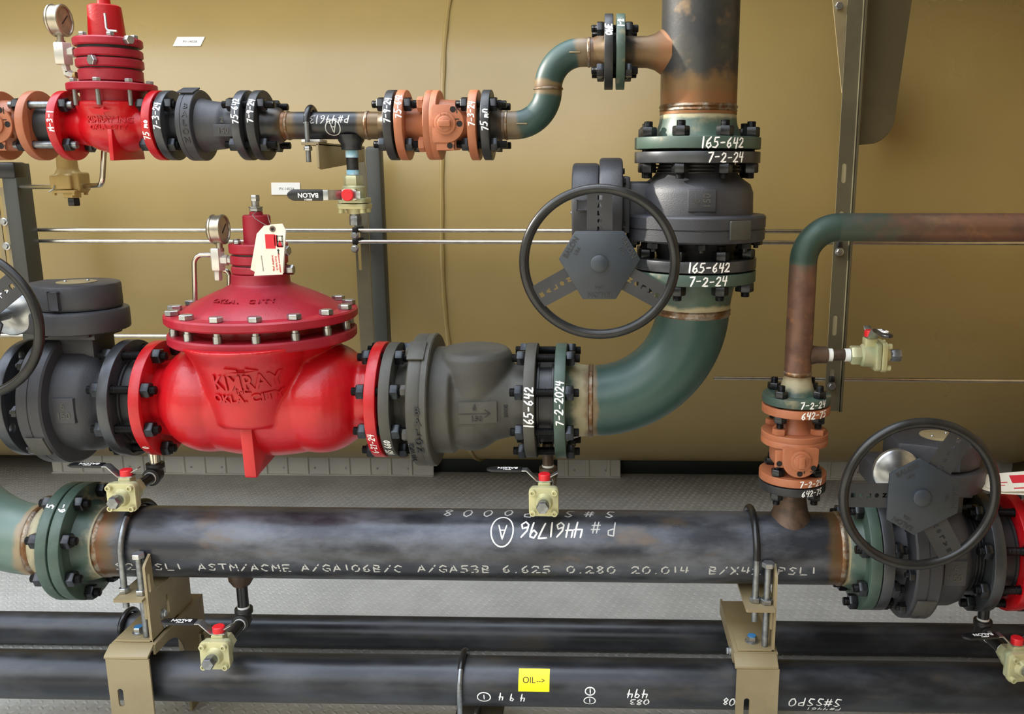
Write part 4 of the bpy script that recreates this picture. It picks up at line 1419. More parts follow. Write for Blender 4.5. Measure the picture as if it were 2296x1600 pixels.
obj('cast_letter', mb, M_['dark'], cv)
bv = bvh_of(body)
q = at(1072, 924, -.1)
pad = MB()
N_ = 10
grid = [[(u / N_ * .085 - .0425, v / N_ * .05 - .025) for u in range(N_ + 1)] for v in range(N_ + 1)]
fb = on_body(bv, q, (1, 0, 0), (0, 0, 1), (0, 1, 0), 0)
vs = [fb(u, v, .008) for row in grid for (u, v) in row] + [fb(u, v, -.004) for row in grid for (u, v) in row]
n1 = N_ + 1
fs = []
for j in range(N_):
    for i in range(N_):
        fs += [(j * n1 + i, j * n1 + i + 1, (j + 1) * n1 + i + 1, (j + 1) * n1 + i)]
edge = [i for i in range(n1)] + [j * n1 + N_ for j in range(1, n1)] + [N_ * n1 + i for i in range(N_ - 1, -1, -1)] + [j * n1 for j in range(N_ - 1, 0, -1)]
for e_, f_ in zip(edge, edge[1:] + edge[:1]):
    fs.append((e_, f_, f_ + n1 * n1, e_ + n1 * n1))
pad.add(vs, fs)
obj('rating_pad', pad, M_['gun_olive'], cv)
for txt, dx, dz, s_ in (('6', -.007, .013, .019), ('150', -.003, -.014, .018), ('MADE', .062, 0, .011)):
    if txt == 'MADE':
        f3 = on_body(bv, q + V((dx, 0, 0)), (0, 0, 1), (-1, 0, 0), (0, 1, 0))
    else:
        f3 = on_body(bv, q + V((dx, 0, dz)), (1, 0, 0), (0, 0, 1), (0, 1, 0), -.008)
    obj('rating_lettering', text_mb(txt, s_, .0022, f3, .0005), M_['dark'], cv)
mb = MB(); ribbons(mb, [[(-.045, 0), (.02, 0)], [(.012, .009), (.024, 0), (.012, -.009)]], .0025, lambda u, v: fb(u + .004, v - .001, .0092))
obj('flow_arrow', mb, M_['dark'], cv)
rb6 = to_mesh('ring_bolt', MB().hexa(.0135, .014), M_['gun_olive'])
for k in range(8):
    a = 2 * PI * (k + .5) / 8
    obj('ring_bolt', rb6, None, cv, M=frame((rr0 - .0004, -.134 * math.cos(a), zB + .134 * math.sin(a)), (-1, 0, 0)))
rim_mark(cv, (k1 - .0127, 0, zB), XA, .136, '165-642', .02, .12, .0038)

# wafer spacer with the long studs
def spacer(x0, x1, z, y, label, jn=True, R=.105):
    t = thing('wafer_spacer', label, 'spacer', ((x0 + x1) / 2, y, z - R), 'black wafer spacers')
    L = frame((0, y, z), XA, ZA_)
    obj('wafer', MB().lathe([(x0 + .0006, 0), (x0 + .0006, R - .002), (x0 + .003, R), (x0 + .007, R), (x0 + .008, R - .006), (x1 - .008, R - .006), (x1 - .007, R), (x1 - .003, R), (x1 - .0006, R - .002), (x1 - .0006, 0)], L, 72), M_['dark'], t)
    joint(t, L, x0 - T6, x1 + T6, x0, x1, PCD6, 8, .0191, PI / 8)
    return t


spacer(k1, g0, zB, 0, 'black wafer spacer with threaded studs between the big check valve and the green flange')
rim_mark(el_, ((g0 + g1) / 2, 0, zB), XA, .136, '7-2-2024', .018, .2, .0036)


# --- the big red regulator
def big_regulator(xl, xr, y, z, label, lettering=True, lite=False):
    t = thing('pressure_regulator', label, 'regulator', ((xl + xr) / 2, y, z - .2), 'red regulators')
    L = frame((0, y, z), XA, ZA_)
    zz = lambda py, yy: at(600, py, yy).z - zB + z
    X0 = (xl + xr) / 2 + (at(598, 800, 0).x - (xb_(354) + xb_(872)) / 2)
    TZ = Matrix.Translation((X0, y, 0))
    b = MB()
    b.lathe([(xl + .01, 0), (xl + .01, .086), (xl + .04, .092), (xr - .04, .092), (xr - .01, .086), (xr - .01, 0)], L, 48)
    zl, zh = zz(1028, -.05), zz(785, -.1)
    zc, hz = (zl + zh) / 2 + .004, (zh - zl) / 2
    for sg in (-1, 1):
        b.ball((X0 + .132 * sg, y, zc), 1, 40, 24, (.122, .147, hz - .004))
    b.ball((X0, y, zc - .002), 1, 48, 28, (.268, .152, hz + .002))
    zc0, zc1 = zz(962, -.17), zz(790, -.2)
    b.lathe([(zc0 - .003, 0), (zc0 - .003, .075), (zc0 + .004, .083), (zc0 + .05, .092), (zc0 + .1, .107), (zc1 - .03, .124), (zc1, .142), (zc1 + .004, .142), (zc1 + .004, 0)], Matrix.Translation((X0, y - .094, 0)), 56)
    b.lathe([(zc1 - .06, 0), (zc1 - .06, .14), (zc1, .185), (zc1 + .01, .185), (zc1 + .01, 0)], TZ, 64)
    body = cast('body', b, M_['red'], t, .004, 3)
    xf = X0 + .0
    zf0 = zz(1068, -.13)
    obj('support_fin', MB().prism([(-.155, zc0 + .008), (-.148, zf0 + .004), (-.14, zf0), (-.125, zf0 + .004), (.05, zl + .006), (.05, zc0)], -.014, .014, frame((xf, y, 0), (1, 0, 0), (0, 1, 0)), .004), M_['red'], t)
    f0_, f1_ = zz(798, -.21), zz(774, -.21)
    l0, l1 = zz(750, -.214), zz(727, -.214)
    obj('body_ring', MB().lathe(flange_prof(f0_, f1_ - f0_, .2115, .1, .004), TZ, 96), M_['red_lid'], t)
    obj('throat', MB().lathe([(f1_ - .001, .152), (l0 + .001, .152)], TZ, 64), M_['red'], t)
    zn0, zn1 = zz(640, -.065), zz(621, -.065)
    zd = l1
    obj('lid', MB().lathe([(l0, .12), (l0, .2115), (l0 + .004, .2155), (l1 - .004, .2155), (l1, .2115), (l1 + .001, .178), (l1 + .006, .172), (l1 + .018, .155), (l1 + .03, .132), (l1 + .041, .108), (l1 + .05, .086), (l1 + .056, .075), (zn0 - .004, .068), (zn0, .0655), (zn1, .0645), (zn1 + .002, .062), (zn1 + .002, .03)], TZ, 96), M_['red_lid'], t)
    bm_ = to_mesh('lid_bolt', MB().lathe([(f1_ - .0002, 0), (f1_ - .0002, .0098), (l0 - .008, .0098), (l0 - .0075, .0078), (l1 + .001, .0078), (l1 + .001, 0)], n=18), M_['zinc'])
    bh_ = to_mesh('bolt_head', MB().hexa(.0158, .012, Matrix.Translation((0, 0, l1 + .0005))), M_['zinc'])
    for k in range(15):
        a = -PI / 2 - .145 + 2 * PI * k / 15
        o = obj('lid_bolt', bm_, None, t, M=Matrix.Translation((X0 + .196 * math.cos(a), y + .196 * math.sin(a), 0)) @ Matrix.Rotation(k * 1.1, 4, 'Z'))
        h_ = bpy.data.objects.new('bolt_head', bh_); C.objects.link(h_); h_.parent = o
    for (p0, p1, r) in ((618, 600, .0635), (597, 576, .0635), (572, 549, .0655)):
        obj('bonnet_ring', MB().lathe(flange_prof(zz(p0, -.06), zz(p1, -.06) - zz(p0, -.06), r, 0, .003), TZ, 56), M_['red_lid'], t)
    obj('bonnet_core', MB().lathe([(zz(622, -.06), .058), (zz(560, -.06), .058)], TZ, 40), M_['dark'], t)
    zs = lambda py: zz(py, -.03)
    obj('spring_housing', MB().lathe([(zs(552), .033), (zs(545), .032), (zs(486), .0305), (zs(483), .028), (zs(483), .015), (zs(476), .0145), (zs(475), 0)], TZ, 40), M_['red_lid'], t)
    obj('adjusting_screw', MB().hexa(.0155, zs(467) - zs(475), Matrix.Translation((X0, y, zs(475)))).lathe([(zs(467), .016), (zs(464), .016), (zs(464), .0085), (zs(451), .0085), (zs(451), 0)], TZ, 20)
        .hexa(.0105, zs(438) - zs(452), Matrix.Translation((X0, y, zs(452)))), M_['zinc'], t)
    rb = to_mesh('ring_bolt', MB().hexa(.0085, .008), M_['zinc'])
    for k in range(6):
        a = -PI / 2 - .62 + 2 * PI * k / 6
        obj('ring_bolt', rb, None, t, M=Matrix.Translation((X0 + .053 * math.cos(a), y + .053 * math.sin(a), zz(549, -.06) + .0004)))
    for py, ang in ((560, .25), (604, .05)):
        dr = V((math.cos(ang), -math.sin(ang), 0))
        obj('side_plug', MB().hexa(.0115, .016, frame(V((X0, y, zz(py, 0))) + dr * .064, dr)), M_['zinc'], t)
    fl6('flange', t, L, xl, 'red', .1375, pcd=PCD6)
    fl6('flange', t, L, xr - T6, 'red', .1375, pcd=PCD6)
    if lettering:
        bv = bvh_of(body)
        for txt, px, py, s_, bo in (('KIMRAY', 549, 859, .052, .0006), ('INC.', 545, 878, .016, .0004), ('OKLA. CITY', 546, 898, .027, .0006)):
            q = at(px, py, y - .2)
            k_ = .76 if txt == 'KIMRAY' else 1.0
            obj('cast_lettering', text_mb(txt, s_, .0058, on_body(bv, q, (k_, 0, 0), (0, 0, 1), (0, 1, .12)), bo, maxedge=.008), M_['red'], t)
        q = at(545, 829, y - .2)
        mb = MB().prism([(-.034, -.009), (-.026, 0), (-.034, .009), (-.008, .006), (-.006, .002), (.01, .002), (.01, .008), (.034, 0), (.01, -.008), (.01, -.002), (-.006, -.002), (-.008, -.006)], 0, .0065)
        f3 = on_body(bv, q, (1, 0, 0), (0, 0, 1), (0, 1, .12))
        mb.v = [f3(v.x, v.y, v.z) for v in mb.v]
        obj('cast_arrow', mb, M_['red'], t)
        nz = V((0, -.36, .93)).normalized()
        for i, ch in enumerate('OKLA. CITY'):
            if ch == ' ':
                continue
            a = -PI / 2 + (i - 4.5) * .115 + .02
            c_, s2 = math.cos(a), math.sin(a)
            rad, hz_ = .126, l1 + .0335
            up = V((-c_ * .93, -s2 * .93, .36)).normalized()
            exx = V((-s2, c_, 0))
            obj('cast_lettering', text_mb(ch, .021, .003, flat3(V((X0 + c_ * rad, y + s2 * rad, hz_ - .0005)), exx, up), .0004), M_['red_lid'], t)
    return t


xl, xr_ = xb_(354), xb_(872)
br = big_regulator(xl, xr_, 0, zB, 'big bright red bulbous pressure regulator with cast lettering in the middle left')
joint(cv, LB, xr_ - .0254, k0 + .0254, xr_, k0, PCD6, 8, .0191, PI / 8)
obj('gasket', MB().lathe([(xr_ + .0004, 0), (xr_ + .0004, .106), (k0 - .0004, .106), (k0 - .0004, 0)], LB, 60), M_['gasket'], cv)
rim_mark(br, (xr_ - .0127, 0, zB), XA, .1375, '6-27-24', .014, -.62, .003, jit=.08)
rim_mark(cv, (k0 + .0127, 0, zB), XA, .136, '165 660', .014, -.74, .003, jit=.08)
rim_mark(br, (xl + .0127, 0, zB), XA, .1375, '0', .014, -.74, .003)

# --- left gear valve and spacer
xlv = xb_(312)
gl = dup(gv, xframe(xlv - .267, 0, zB), 'dark gear-operated valve with a round-topped gearbox left of the big red regulator')
spacer(xlv, xl, zB, 0, 'black wafer spacer with threaded studs between the left gearbox valve and the big red regulator')


def wheel_spin(root, deg):
    for c in root.children:
        if c.name.startswith('handwheel'):
            base = WHEEL0 @ Matrix.Rotation(math.radians(deg), 4, 'Z')
            c.matrix_basis = base


for c in gv.children:
    if c.name.startswith('handwheel'):
        WHEEL0 = c.matrix_basis @ Matrix.Rotation(-PI, 4, 'Z')
wheel_spin(gl, 96)

# ================================================================== the lower main line
YL_ = -.07
zL = at(1000, 1219, YL_).z
LL = frame((0, YL_, zL), XA, ZA_)
xm = lambda px: at(px, 1219, YL_).x
q0, q1, q2, q3 = xm(160), xm(183), xm(187), xm(210)
h0, h1 = xm(1915), xm(1940)
mp = spool('main_pipe', 'long dark steel main pipe with stencilled numbers crossing the lower half of the photo', ((q2 + h1) / 2, YL_, zL - .084))
q3 = q2 + T6; q0 = q1 - T6; h0 = h1 - T6
fl6('flange', mp, LL, q2, 'green')
obj('hub', MB().lathe([(q3 - .001, .098, 0), (q3 + .008, .094, .1), (q3 + .035, RP6 + .002, .3), (q3 + .042, RP6, .8)], LL, 72), M_['green'], mp)
xe = xm(1868)
obj('pipe', MB().lathe([(q3 + .04, RP6, .95), (q3 + .06, RP6, .9), (q3 + .075, RP6, .5), (q3 + .1, RP6, .2), (q3 + .16, RP6, 0), (xm(700), RP6, 0), (xm(1000), RP6, 0), (xm(1300), RP6, 0), (xm(1600), RP6, 0), (xe - .05, RP6, .05), (xe - .025, RP6, .3), (xe, RP6, .95), (xe + .006, RP6, 1)], LL, 80), M_['mill'], mp)
for x in (q3 + .046, xe + .008):
    obj('weld_bead', MB().lathe([(x - .007, RP6), (x - .003, RP6 + .0025), (x + .003, RP6 + .0025), (x + .007, RP6)], LL, 80), M_['weld'], mp)
obj('hub', MB().lathe([(xe + .012, RP6, 1), (xe + .02, RP6, .6), (h0 - .03, RP6 + .003, .3), (h0 - .006, .096, .05), (h0 + .001, .099, 0)], LL, 72), M_['green'], mp)
fl6('flange', mp, LL, h0, 'green')
# left elbow
ee = spool('elbow_pipe', 'green elbow with haze painted in, leaving the photo at the lower left corner of the main pipe', (q0 - .1, YL_, zL - .084))
fl6('flange', ee, LL, q0, 'green')
obj('hub', MB().lathe([(q0 - .06, RP6, .8), (q0 - .035, RP6 + .002, .3), (q0 - .008, .094, .1), (q0 + .001, .098, 0)], LL, 72), M_['green'], ee)
xw2 = q0 - .062
ar = arc((xw2 - .01, YL_, zL + RB6), RB6, -PI / 2, -PI, (1, 0, 0), (0, 0, 1), 30)
obj('elbow', MB().tube([V((xw2 + .004, YL_, zL))] + ar, RP6, 64, tint=[.95, .7, .4, .2] + [0] * (len(ar) - 3)), M_['green_hazed'], ee)
obj('weld_bead', MB().lathe([(xw2 - .008, RP6), (xw2 - .003, RP6 + .0035), (xw2 + .003, RP6 + .0035), (xw2 + .008, RP6)], LL, 72), M_['weld'], ee)
joint(mp, LL, q0, q3, q1, q2, PCD6, 8, .0191, PI / 8)
obj('gasket', MB().lathe([(q1 + .0003, 0), (q1 + .0003, .106), (q2 - .0003, .106), (q2 - .0003, 0)], LL, 60), M_['gasket'], mp)
rim_mark(ee, ((q0 + q1) / 2, YL_, zL), XA, R6, '5', .016, .98, .004)
rim_mark(mp, ((q2 + q3) / 2, YL_, zL), XA, R6, '6-', .016, .95, .004)
OL = (0, YL_, zL)
# stencil along the pipe and the marker writing, upside down
for w_, px in (('S2 PSL1', 262), ('ASTM/ACME', 446), ('A/GA106B/C', 677), ('A/GA53B', 937), ('6.625', 1126), ('0.280', 1270), ('20.014', 1415), ('B/X42', 1588), ('PSL1', 1742)):
    pipe_mark(mp, OL, RP6, w_, .0205, px, 1276 + (px - 262) * .0075, .0036, up=True, slant=0, jit=0, dash=5, m=M_['faint'], asp=1.64, adv=.735)
pipe_mark(mp, OL, RP6, '4461796', .036, 1310, 1173, .0042, jit=.08, adv=.6)
pipe_mark(mp, OL, RP6, 'P#', .036, 1382, 1170, .0032, jit=.08, adv=1.0, m=M_['faint'])
pipe_mark(mp, OL, RP6, 'S#SSP0008', .028, 1378, 1147, .0036, jit=.06, adv=1.3, asp=1.3, m=M_['faint'])
x, t = cyl_hit(1137, 1178, OL, RP6)
lines, wd = stroke_lines('A', .034, 0, .03)
mb = MB(); ribbons(mb, lines + [[(.0105 + .0255 * math.cos(a), .013 + .037 * math.sin(a)) for a in [2 * PI * i / 26 + 1 for i in range(27)]]], .0032, on_cyl((0, YL_, zL), XA, FRONT, RP6, x, t, 'axis', -1, 1))
obj('marking', mb, M_['paint'], mp)
# outlet boss under the pipe and the nozzle for the upright valve
XD = at(541, 1300, YL_).x
obj('outlet', MB().lathe([(zL - RP6 + .012, .031), (zL - RP6 - .012, .029), (zL - RP6 - .026, .0205), (zL - RP6 - .026, 0)], Matrix.Translation((XD, YL_, 0)), 32), M_['rust_base'], mp)
zb0 = at(1775, 1108, YR - .06).z
obj('nozzle', MB().lathe([(zL + RP6 - .03, .056), (zL + RP6 - .01, .05), (zL + RP6 + .012, .04), (zb0 - .02, .033), (zb0 - .004, .034), (zb0 + .004, .044)], Matrix.Translation((XR, YR, 0)), 40), M_['rust_base'], mp)

# right-hand gear valve, spacer, red regulator
xgv = xm(1942)
gr_ = dup(gv, xframe(xgv, YL_, zL), 'dark gear-operated valve at the right end of the main pipe, behind its handwheel')
wheel_spin(gr_, 0)
LJ = LL
joint(mp, LL, h0, xgv + T6, h1, xgv, PCD6, 8, .0191, PI / 8)
obj('gasket', MB().lathe([(h1 + .0002, 0), (h1 + .0002, .106), (xgv - .0002, .106), (xgv - .0002, 0)], LL, 60), M_['gasket'], mp)
xre = xgv + .267
xrr = xre + .045
spacer(xre, xrr, zL, YL_, 'black wafer spacer at the right edge between the handwheel valve and the red flange')
big_regulator(xrr, xrr + (xr_ - xl), YL_, zL, 'red regulator mostly cut off by the right edge of the photo', lettering=False)

for a_ in GVM:
    rim_mark(gv, *a_)

# ================================================================== the rusty bent pipe and the upright valve's joints
zqb = at(1785, 919, YR - .076).z
zq = zqb + T2
JR = frame((XR, YR, 0), (0, 0, 1), (0, -1, 0))
rp = spool('bent_pipe', 'rusty brown two inch pipe rising and bending right across the vessel', (XR, YR, zqb))
TR = Matrix.Translation((XR, YR, 0))
zh_ = at(2000, 509, YR).z
RBq = .0762
path = [V((XR, YR, zq + .03)), V((XR, YR, zq + .05)), V((XR, YR, (zq + zh_) / 2))]
tint = [0, 0, 0]
path.append(V((XR, YR, zh_ - RBq - .006))); tint.append(.3)
ar = arc((XR + RBq, YR, zh_ - RBq), RBq, PI, PI / 2, (1, 0, 0), (0, 0, 1), 18)
path += ar; tint += [.8] + [1] * (len(ar) - 3) + [.9, .6]
path += [V((XR + RBq + .03, YR, zh_)), V((XR + RBq + .12, YR, zh_)), V((at(2400, 509, YR).x, YR, zh_))]; tint += [.45, .3, 0]
obj('pipe', MB().tube(path, RP2, 40, tint=tint), M_['rust'], rp)
wb = MB().lathe([(zq + .042, RP2), (zq + .045, RP2 + .002), (zq + .049, RP2 + .002), (zq + .052, RP2)], TR, 40)
obj('weld_bead', wb, M_['weld'], rp)
obj('hub', MB().lathe([(zq - .001, .045, .1), (zq + .012, .038, .3), (zq + .03, RP2 + .002, .6), (zq + .042, RP2, .9)], TR, 40), M_['green'], rp)
fl2('flange', rp, JR, zqb, 'green', t=zq - zqb)
zcb = at(1810, 795, YR).z
obj('coupling', MB().lathe([(RP2 - .008, .018), (RP2 - .004, .0225), (RP2 + .002, .0215), (RP2 + .012, .0195), (RP2 + .032, .0195), (RP2 + .034, .0175), (RP2 + .034, 0)], frame((XR, YR, zcb), (1, 0, 0)), 32), M_['rust_base'], rp)
JR = frame((XR, YR, 0), (0, 0, 1), (0, -1, 0))
joint(rp, JR, zv0 - T2, zq, zv0, zqb, PCD2, 4, .0159, PI / 4)
obj('gasket', MB().lathe([(zv0 + .0004, 0), (zv0 + .0004, .049), (zqb - .0004, .049), (zqb - .0004, 0)], TR, 48), M_['gasket'], rp)
zo1 = zv0 - .178
zk = zo1 - .003
fl2('nozzle_flange', mp, JR, zk - T2, 'dark')
joint(mp, JR, zk - T2, zo1 + T2, zk, zo1, PCD2, 4, .0159, PI / 4)
print('nozzle', zb0, zk - T2)
rim_mark(rp, (XR, YR, (zq + zqb) / 2), ZA_, RF2, '7-2-24', .015, .33, .0032, 'v')
INV[o3.name] = o3.matrix_basis.inverted()
INV[orange.name] = orange.matrix_basis.inverted()
rim_mark(o3, (XR, YR, zv0 - T2 / 2), ZA_, RF2, '642-75', .015, .38, .0032, 'v')
rim_mark(o3, (XR, YR, zo1 + T2 / 2), ZA_, RF2, '7-2-24', .014, .4, .003, 'v')
rim_mark(mp, (XR, YR, zk - T2 / 2), ZA_, RF2, '642-75', .013, .45, .0028, 'v')

# marks on the upper line's rims
for par, x, txt, h, tc in ((rg, s1 - T2 / 2, '75 mo', .013, -.15), (rg, s0 + T2 / 2, 'M-3-1', .013, .1), (ck, c0 + T2 / 2, '7-3-24', .014, .25), (ck, c1 - T2 / 2, '75-642', .014, .4), (sp, f0 + T2 / 2, '7-9-24', .013, .4),
                           (sp, f9 - T2 / 2, '7-9-24', .014, .42), (orange, xa(899) + T2 / 2, '75-642', .014, .55), (orange, gX - T2 / 2, '7-3-24', .013, .3), (ss, e0 + T2 / 2, '75 mn', .014, .12)):
    rim_mark(par, (x, YA, zA), XA, RF2, txt, h, tc, .0032, jit=.1)


# ================================================================== gauges and instrument tubing
ga = make_gauge('pressure gauge at the top left beside the small red regulator', 'dial')
ga.matrix_basis = Matrix.Translation(at(131, 46, -.02))
gb = dup(ga, Matrix.Translation(at(489, 514, -.02)), 'pressure gauge standing left of the neck of the big red regulator')
for c in gb.children:
    if c.name.startswith('dial'):
        c.data = c.data.copy(); c.data.materials[0] = M_['dial_pale']


def block(px0, py0, px1, py1, y, name, label, side=None, low=None, m='fit'):
    a, b = at(px0, py1, y), at(px1, py0, y)
    w = b.x - a.x
    t = thing('gauge_fitting', label, 'fitting', ((a.x + b.x) / 2, y, a.z), 'gauge fittings')
    cx = (a.x + b.x) / 2
    obj('fitting_body', MB().hexa(w * .56, (b.z - a.z), Matrix.Translation((cx, y, a.z)), c=.06), M_[m], t)
    if side:
        for (q0, q1, r) in side:
            s_, e_ = at(q0[0], q0[1], y), at(q1[0], q1[1], y)
            d = e_ - s_
            obj('side_nipple', MB().hexa(r, d.length, frame(s_, d), c=.05), M_[m], t)
    if low:
        for (q0, q1, r) in low:
            s_, e_ = at(q0[0], q0[1], y), at(q1[0], q1[1], y)
            d = e_ - s_
            obj('lower_nut', MB().hexa(r, d.length, frame(s_, d), c=.15), M_[m], t)
    return t


g1t = block(127, 96, 157, 145, -.02, 'f', 'square steel gauge fitting under the top left gauge',
            side=[((150, 117), (168, 117), .0115), ((162, 117), (168, 118), .008)], low=[((146, 144), (152, 166), .0095), ((148, 163), (166, 170), .0095)])
obj('elbow_end', MB().lathe([(0, .0075), (.012, .0075), (.012, 0)], frame(at(160, 169, -.02), (1, 0, .05)), 20), M_['brass'], g1t)
block(476, 556, 500, 606, -.02, 'f', 'square steel gauge fitting under the gauge on the big red regulator',
      side=[((497, 583), (512, 583), .0125), ((508, 583), (519, 583), .0095)], low=[((489, 605), (490, 628), .0095)])

yb = .03
tubing([at(438, 690, yb), at(435, 571, yb), at(476, 571, yb)], 'bent steel tube looping up beside the gauge on the big red regulator', .0058, .022)
tubing([at(503, 606, yb), at(514, 608, yb), at(515, 664, yb)], 'short steel tube end between gauge and neck of the big red regulator', .0058, .01)
tubing([at(234, 330, .05), at(229, 414, .05), at(184, 418, .125)], 'bent steel tube joining the tan pilot valve to the small red regulator', .0062, .02)
tubing([at(40, 419, .72), at(124, 418, .13)], 'steel tube running from the left strut to the tan pilot valve', .0062, .02)

# tan pilot valve behind the flanges
YP = .115
pv = thing('pilot_valve', 'tan painted pilot valve hanging behind the red flange, top left', 'valve', at(150, 460, YP))
pw = lambda px, py: at(px, py, YP)
XP = pw(152, 380).x
b = MB()
zs_ = [pw(152, y).z for y in (215, 340, 378, 390, 392, 424, 430, 443)]
b.lathe([(zs_[0], 0), (zs_[0], .022), (zs_[1], .022), (zs_[2], .0235), (zs_[3], .03), (zs_[3], 0)], Matrix.Translation((XP, YP, 0)), 28)
b.box((XP - .03, YP - .032, pw(0, 424).z), (XP + .022, YP + .03, pw(0, 391).z), .004)
b.box((XP + .012, YP - .02, pw(0, 428).z), (XP + .036, YP + .03, pw(0, 386).z), .004)
obj('body', b, M_['brass'], pv) if False else cast('body', b, M_['brass'], pv, .0022, 2)
obj('bonnet_flange', MB().box((XP - .03, YP - .032, pw(0, 432).z), (XP + .03, YP + .03, pw(0, 425).z), .003), M_['brass'], pv)
obj('lower_hub', MB().hexa(.022, pw(0, 428).z - pw(0, 443).z, Matrix.Translation((XP + .004, YP, pw(0, 443).z))), M_['brass'], pv)
obj('adjusting_knob', MB().hexa(.0145, pw(0, 443).z - pw(0, 461).z, Matrix.Translation((XP + .006, YP, pw(0, 461).z))), M_['black'], pv)
q0, q1 = at(82, 304, YP), at(112, 270, YP)
obj('side_block', MB().box((q0.x, YP - .02, q0.z), (XP - .015, YP + .02, q1.z), .004), M_['brass'], pv)
q0, q1 = at(107, 228, YP), at(132, 214, YP)
obj('top_block', MB().box((q0.x, YP - .02, q0.z), (XP + .005, YP + .02, q1.z), .004), M_['brass'], pv)
sm = to_mesh('bonnet_screw', MB().hexa(.0055, .008), M_['brass'])
for dx in (-.024, .024):
    for dy in (-.025, .024):
        obj('bonnet_screw', sm, None, pv, M=Matrix.Translation((XP + dx, YP + dy, pw(0, 437).z)))
obj('vent_cap', MB().ball(at(117, 401, YP - .02), .006, 14, 8), M_['brass'], pv)
obj('cotter_pin', MB().tube([at(122, 415, YP - .033), at(120, 424, YP - .036), at(110, 430, YP - .04)], .0014, 6), M_['zinc'], pv)

# ================================================================== signs on the vessel
def vessel_point(px, py):
    x, t = cyl_hit(px, py, (0, VY, VZ), VR)
    n = V((0, -math.cos(t), -math.sin(t)))
    return V((x, VY, VZ)) + n * VR, n, V((0, -math.sin(t), math.cos(t)))


for px, py, txt, sl_, lab in ((424, 94, 'PV-1402B', .004, 'upper small white sign reading PV-1402B on the vessel'), (641, 423, 'PV-1402A', 0, 'lower small white sign reading PV-1402A, partly behind the black lever grip')):
    p, n, up = vessel_point(px, py)
    t = thing('name_plate', lab, 'sign', p, 'white name plates on the vessel')
    fx = frame(p, n, (1, 0, 0))
    up2 = fx.to_3x3() @ V((0, 1, 0))
    w2, h2 = .0475, .0198
    obj('plate', MB().prism([(-w2 - sl_, -h2), (w2 - sl_, -h2), (w2 + sl_, h2), (-w2 + sl_, h2)], .0006, .0024, fx), M_['sign'], t)
    obj('lettering', text_mb(txt, .0125, .0002, flat3(fx @ V((0.004, -.001, .0026)), fx.to_3x3() @ V((1, 0, 0)), up2)), M_['ink'], t)

# ================================================================== hang tags
def hang_tag(pl, y, tilt, label, graphics=True):
    pts = [at(px, py, y) for px, py in pl]
    c = sum(pts, V()) / len(pts)
    t = thing('hang_tag', label, 'tag', c, 'paper hang tags')
    poly = [(p.x, p.z) for p in pts]
    MT = Matrix(((1, 0, 0, 0), (0, 0, -1, y), (0, 1, 0, 0), (0, 0, 0, 1)))
    obj('card', MB().prism(poly, 0, .0012, MT), M_['paper'], t)
    return t


t1 = hang_tag([(592, 506), (634, 501), (642, 516), (637, 612), (578, 612), (562, 604), (576, 524)], -.103, 0, 'rear card of the two paper tags tied to the big red regulator')
t2 = hang_tag([(588, 519), (606, 503), (633, 501), (641, 515), (634, 615), (570, 618)], -.112, 0, 'front paper tag with red diagrams tied to the big red regulator')
yt = -.1136
def rect(px0, py0, px1, py1, y, sk=.0):
    a, b = at(px0, py1, y), at(px1, py0, y)
    return (a.x, y - .0003, a.z), (b.x, y, b.z)


obj('red_diagram', MB().box(*rect(596, 525, 616, 557, yt)).box(*rect(616, 527, 621, 551, yt)), M_['ink_red'], t2)
o = MB()
for (a, b, c, d) in ((621, 528, 634, 530), (621, 540, 634, 542), (621, 551, 634, 553), (621, 528, 623, 553), (632, 528, 634, 553)):
    o.box(*rect(a, b, c, d, yt))
obj('outline_diagram', o, M_['ink'], t2)
q = at(627, 549, yt)
obj('red_arrow', MB().prism([(-.006, -.005), (.007, -.005), (.001, .012)], 0, .0003, frame((q.x, yt, q.z), (0, -1, 0), (1, 0, 0))), M_['ink_red'], t2)
q = at(624, 563, yt)
obj('black_arrow', MB().prism([(-.0012, -.006), (.0012, -.006), (.0012, .001), (.003, .001), (0, .006), (-.003, .001), (-.0012, .001)], 0, .0003, frame((q.x, yt, q.z), (0, -1, 0), (1, 0, 0))), M_['ink_black'], t2)
for txt, px, s_, m in (('Remove stopper', 627, .0062, 'ink_red'), ('from hole in', 620, .0062, 'ink_red'), ('breather plug.', 613, .0062, 'ink_red'), ('FOLLOW INSTRUCTIONS', 588, .003, 'ink')):
    q = at(px, 590, yt)
    obj('tag_print', text_mb(txt, s_, .0002, flat3((q.x, yt, q.z), V((.06, 0, -1)).normalized(), V((1, 0, .06)).normalized()), .0001), M_[m], t2)
q = at(611, 513, yt)
obj('eyelet', MB().lathe([(0, .0035), (0, .0068), (.001, .0066), (.001, .0035)], frame((q.x, yt + .0004, q.z), (0, -1, 0)), 24), M_['dial'], t2)
obj('eyelet_hole', MB().lathe([(0, .0036), (.0003, .0036), (.0003, 0)], frame((q.x, yt + .0003, q.z), (0, -1, 0)), 16), M_['hole'], t2)
k0_, k1_, k2_ = at(566, 482, -.03), at(588, 500, -.08), at(611, 512, -.1145)
k3_ = at(600, 482, -.03)
obj('tie_wire', MB().tube([at(575, 474, -.016), k0_, at(572, 490, -.05), k1_, k2_, at(604, 497, -.07), k3_], .0008, 6), M_['wire'], t2)

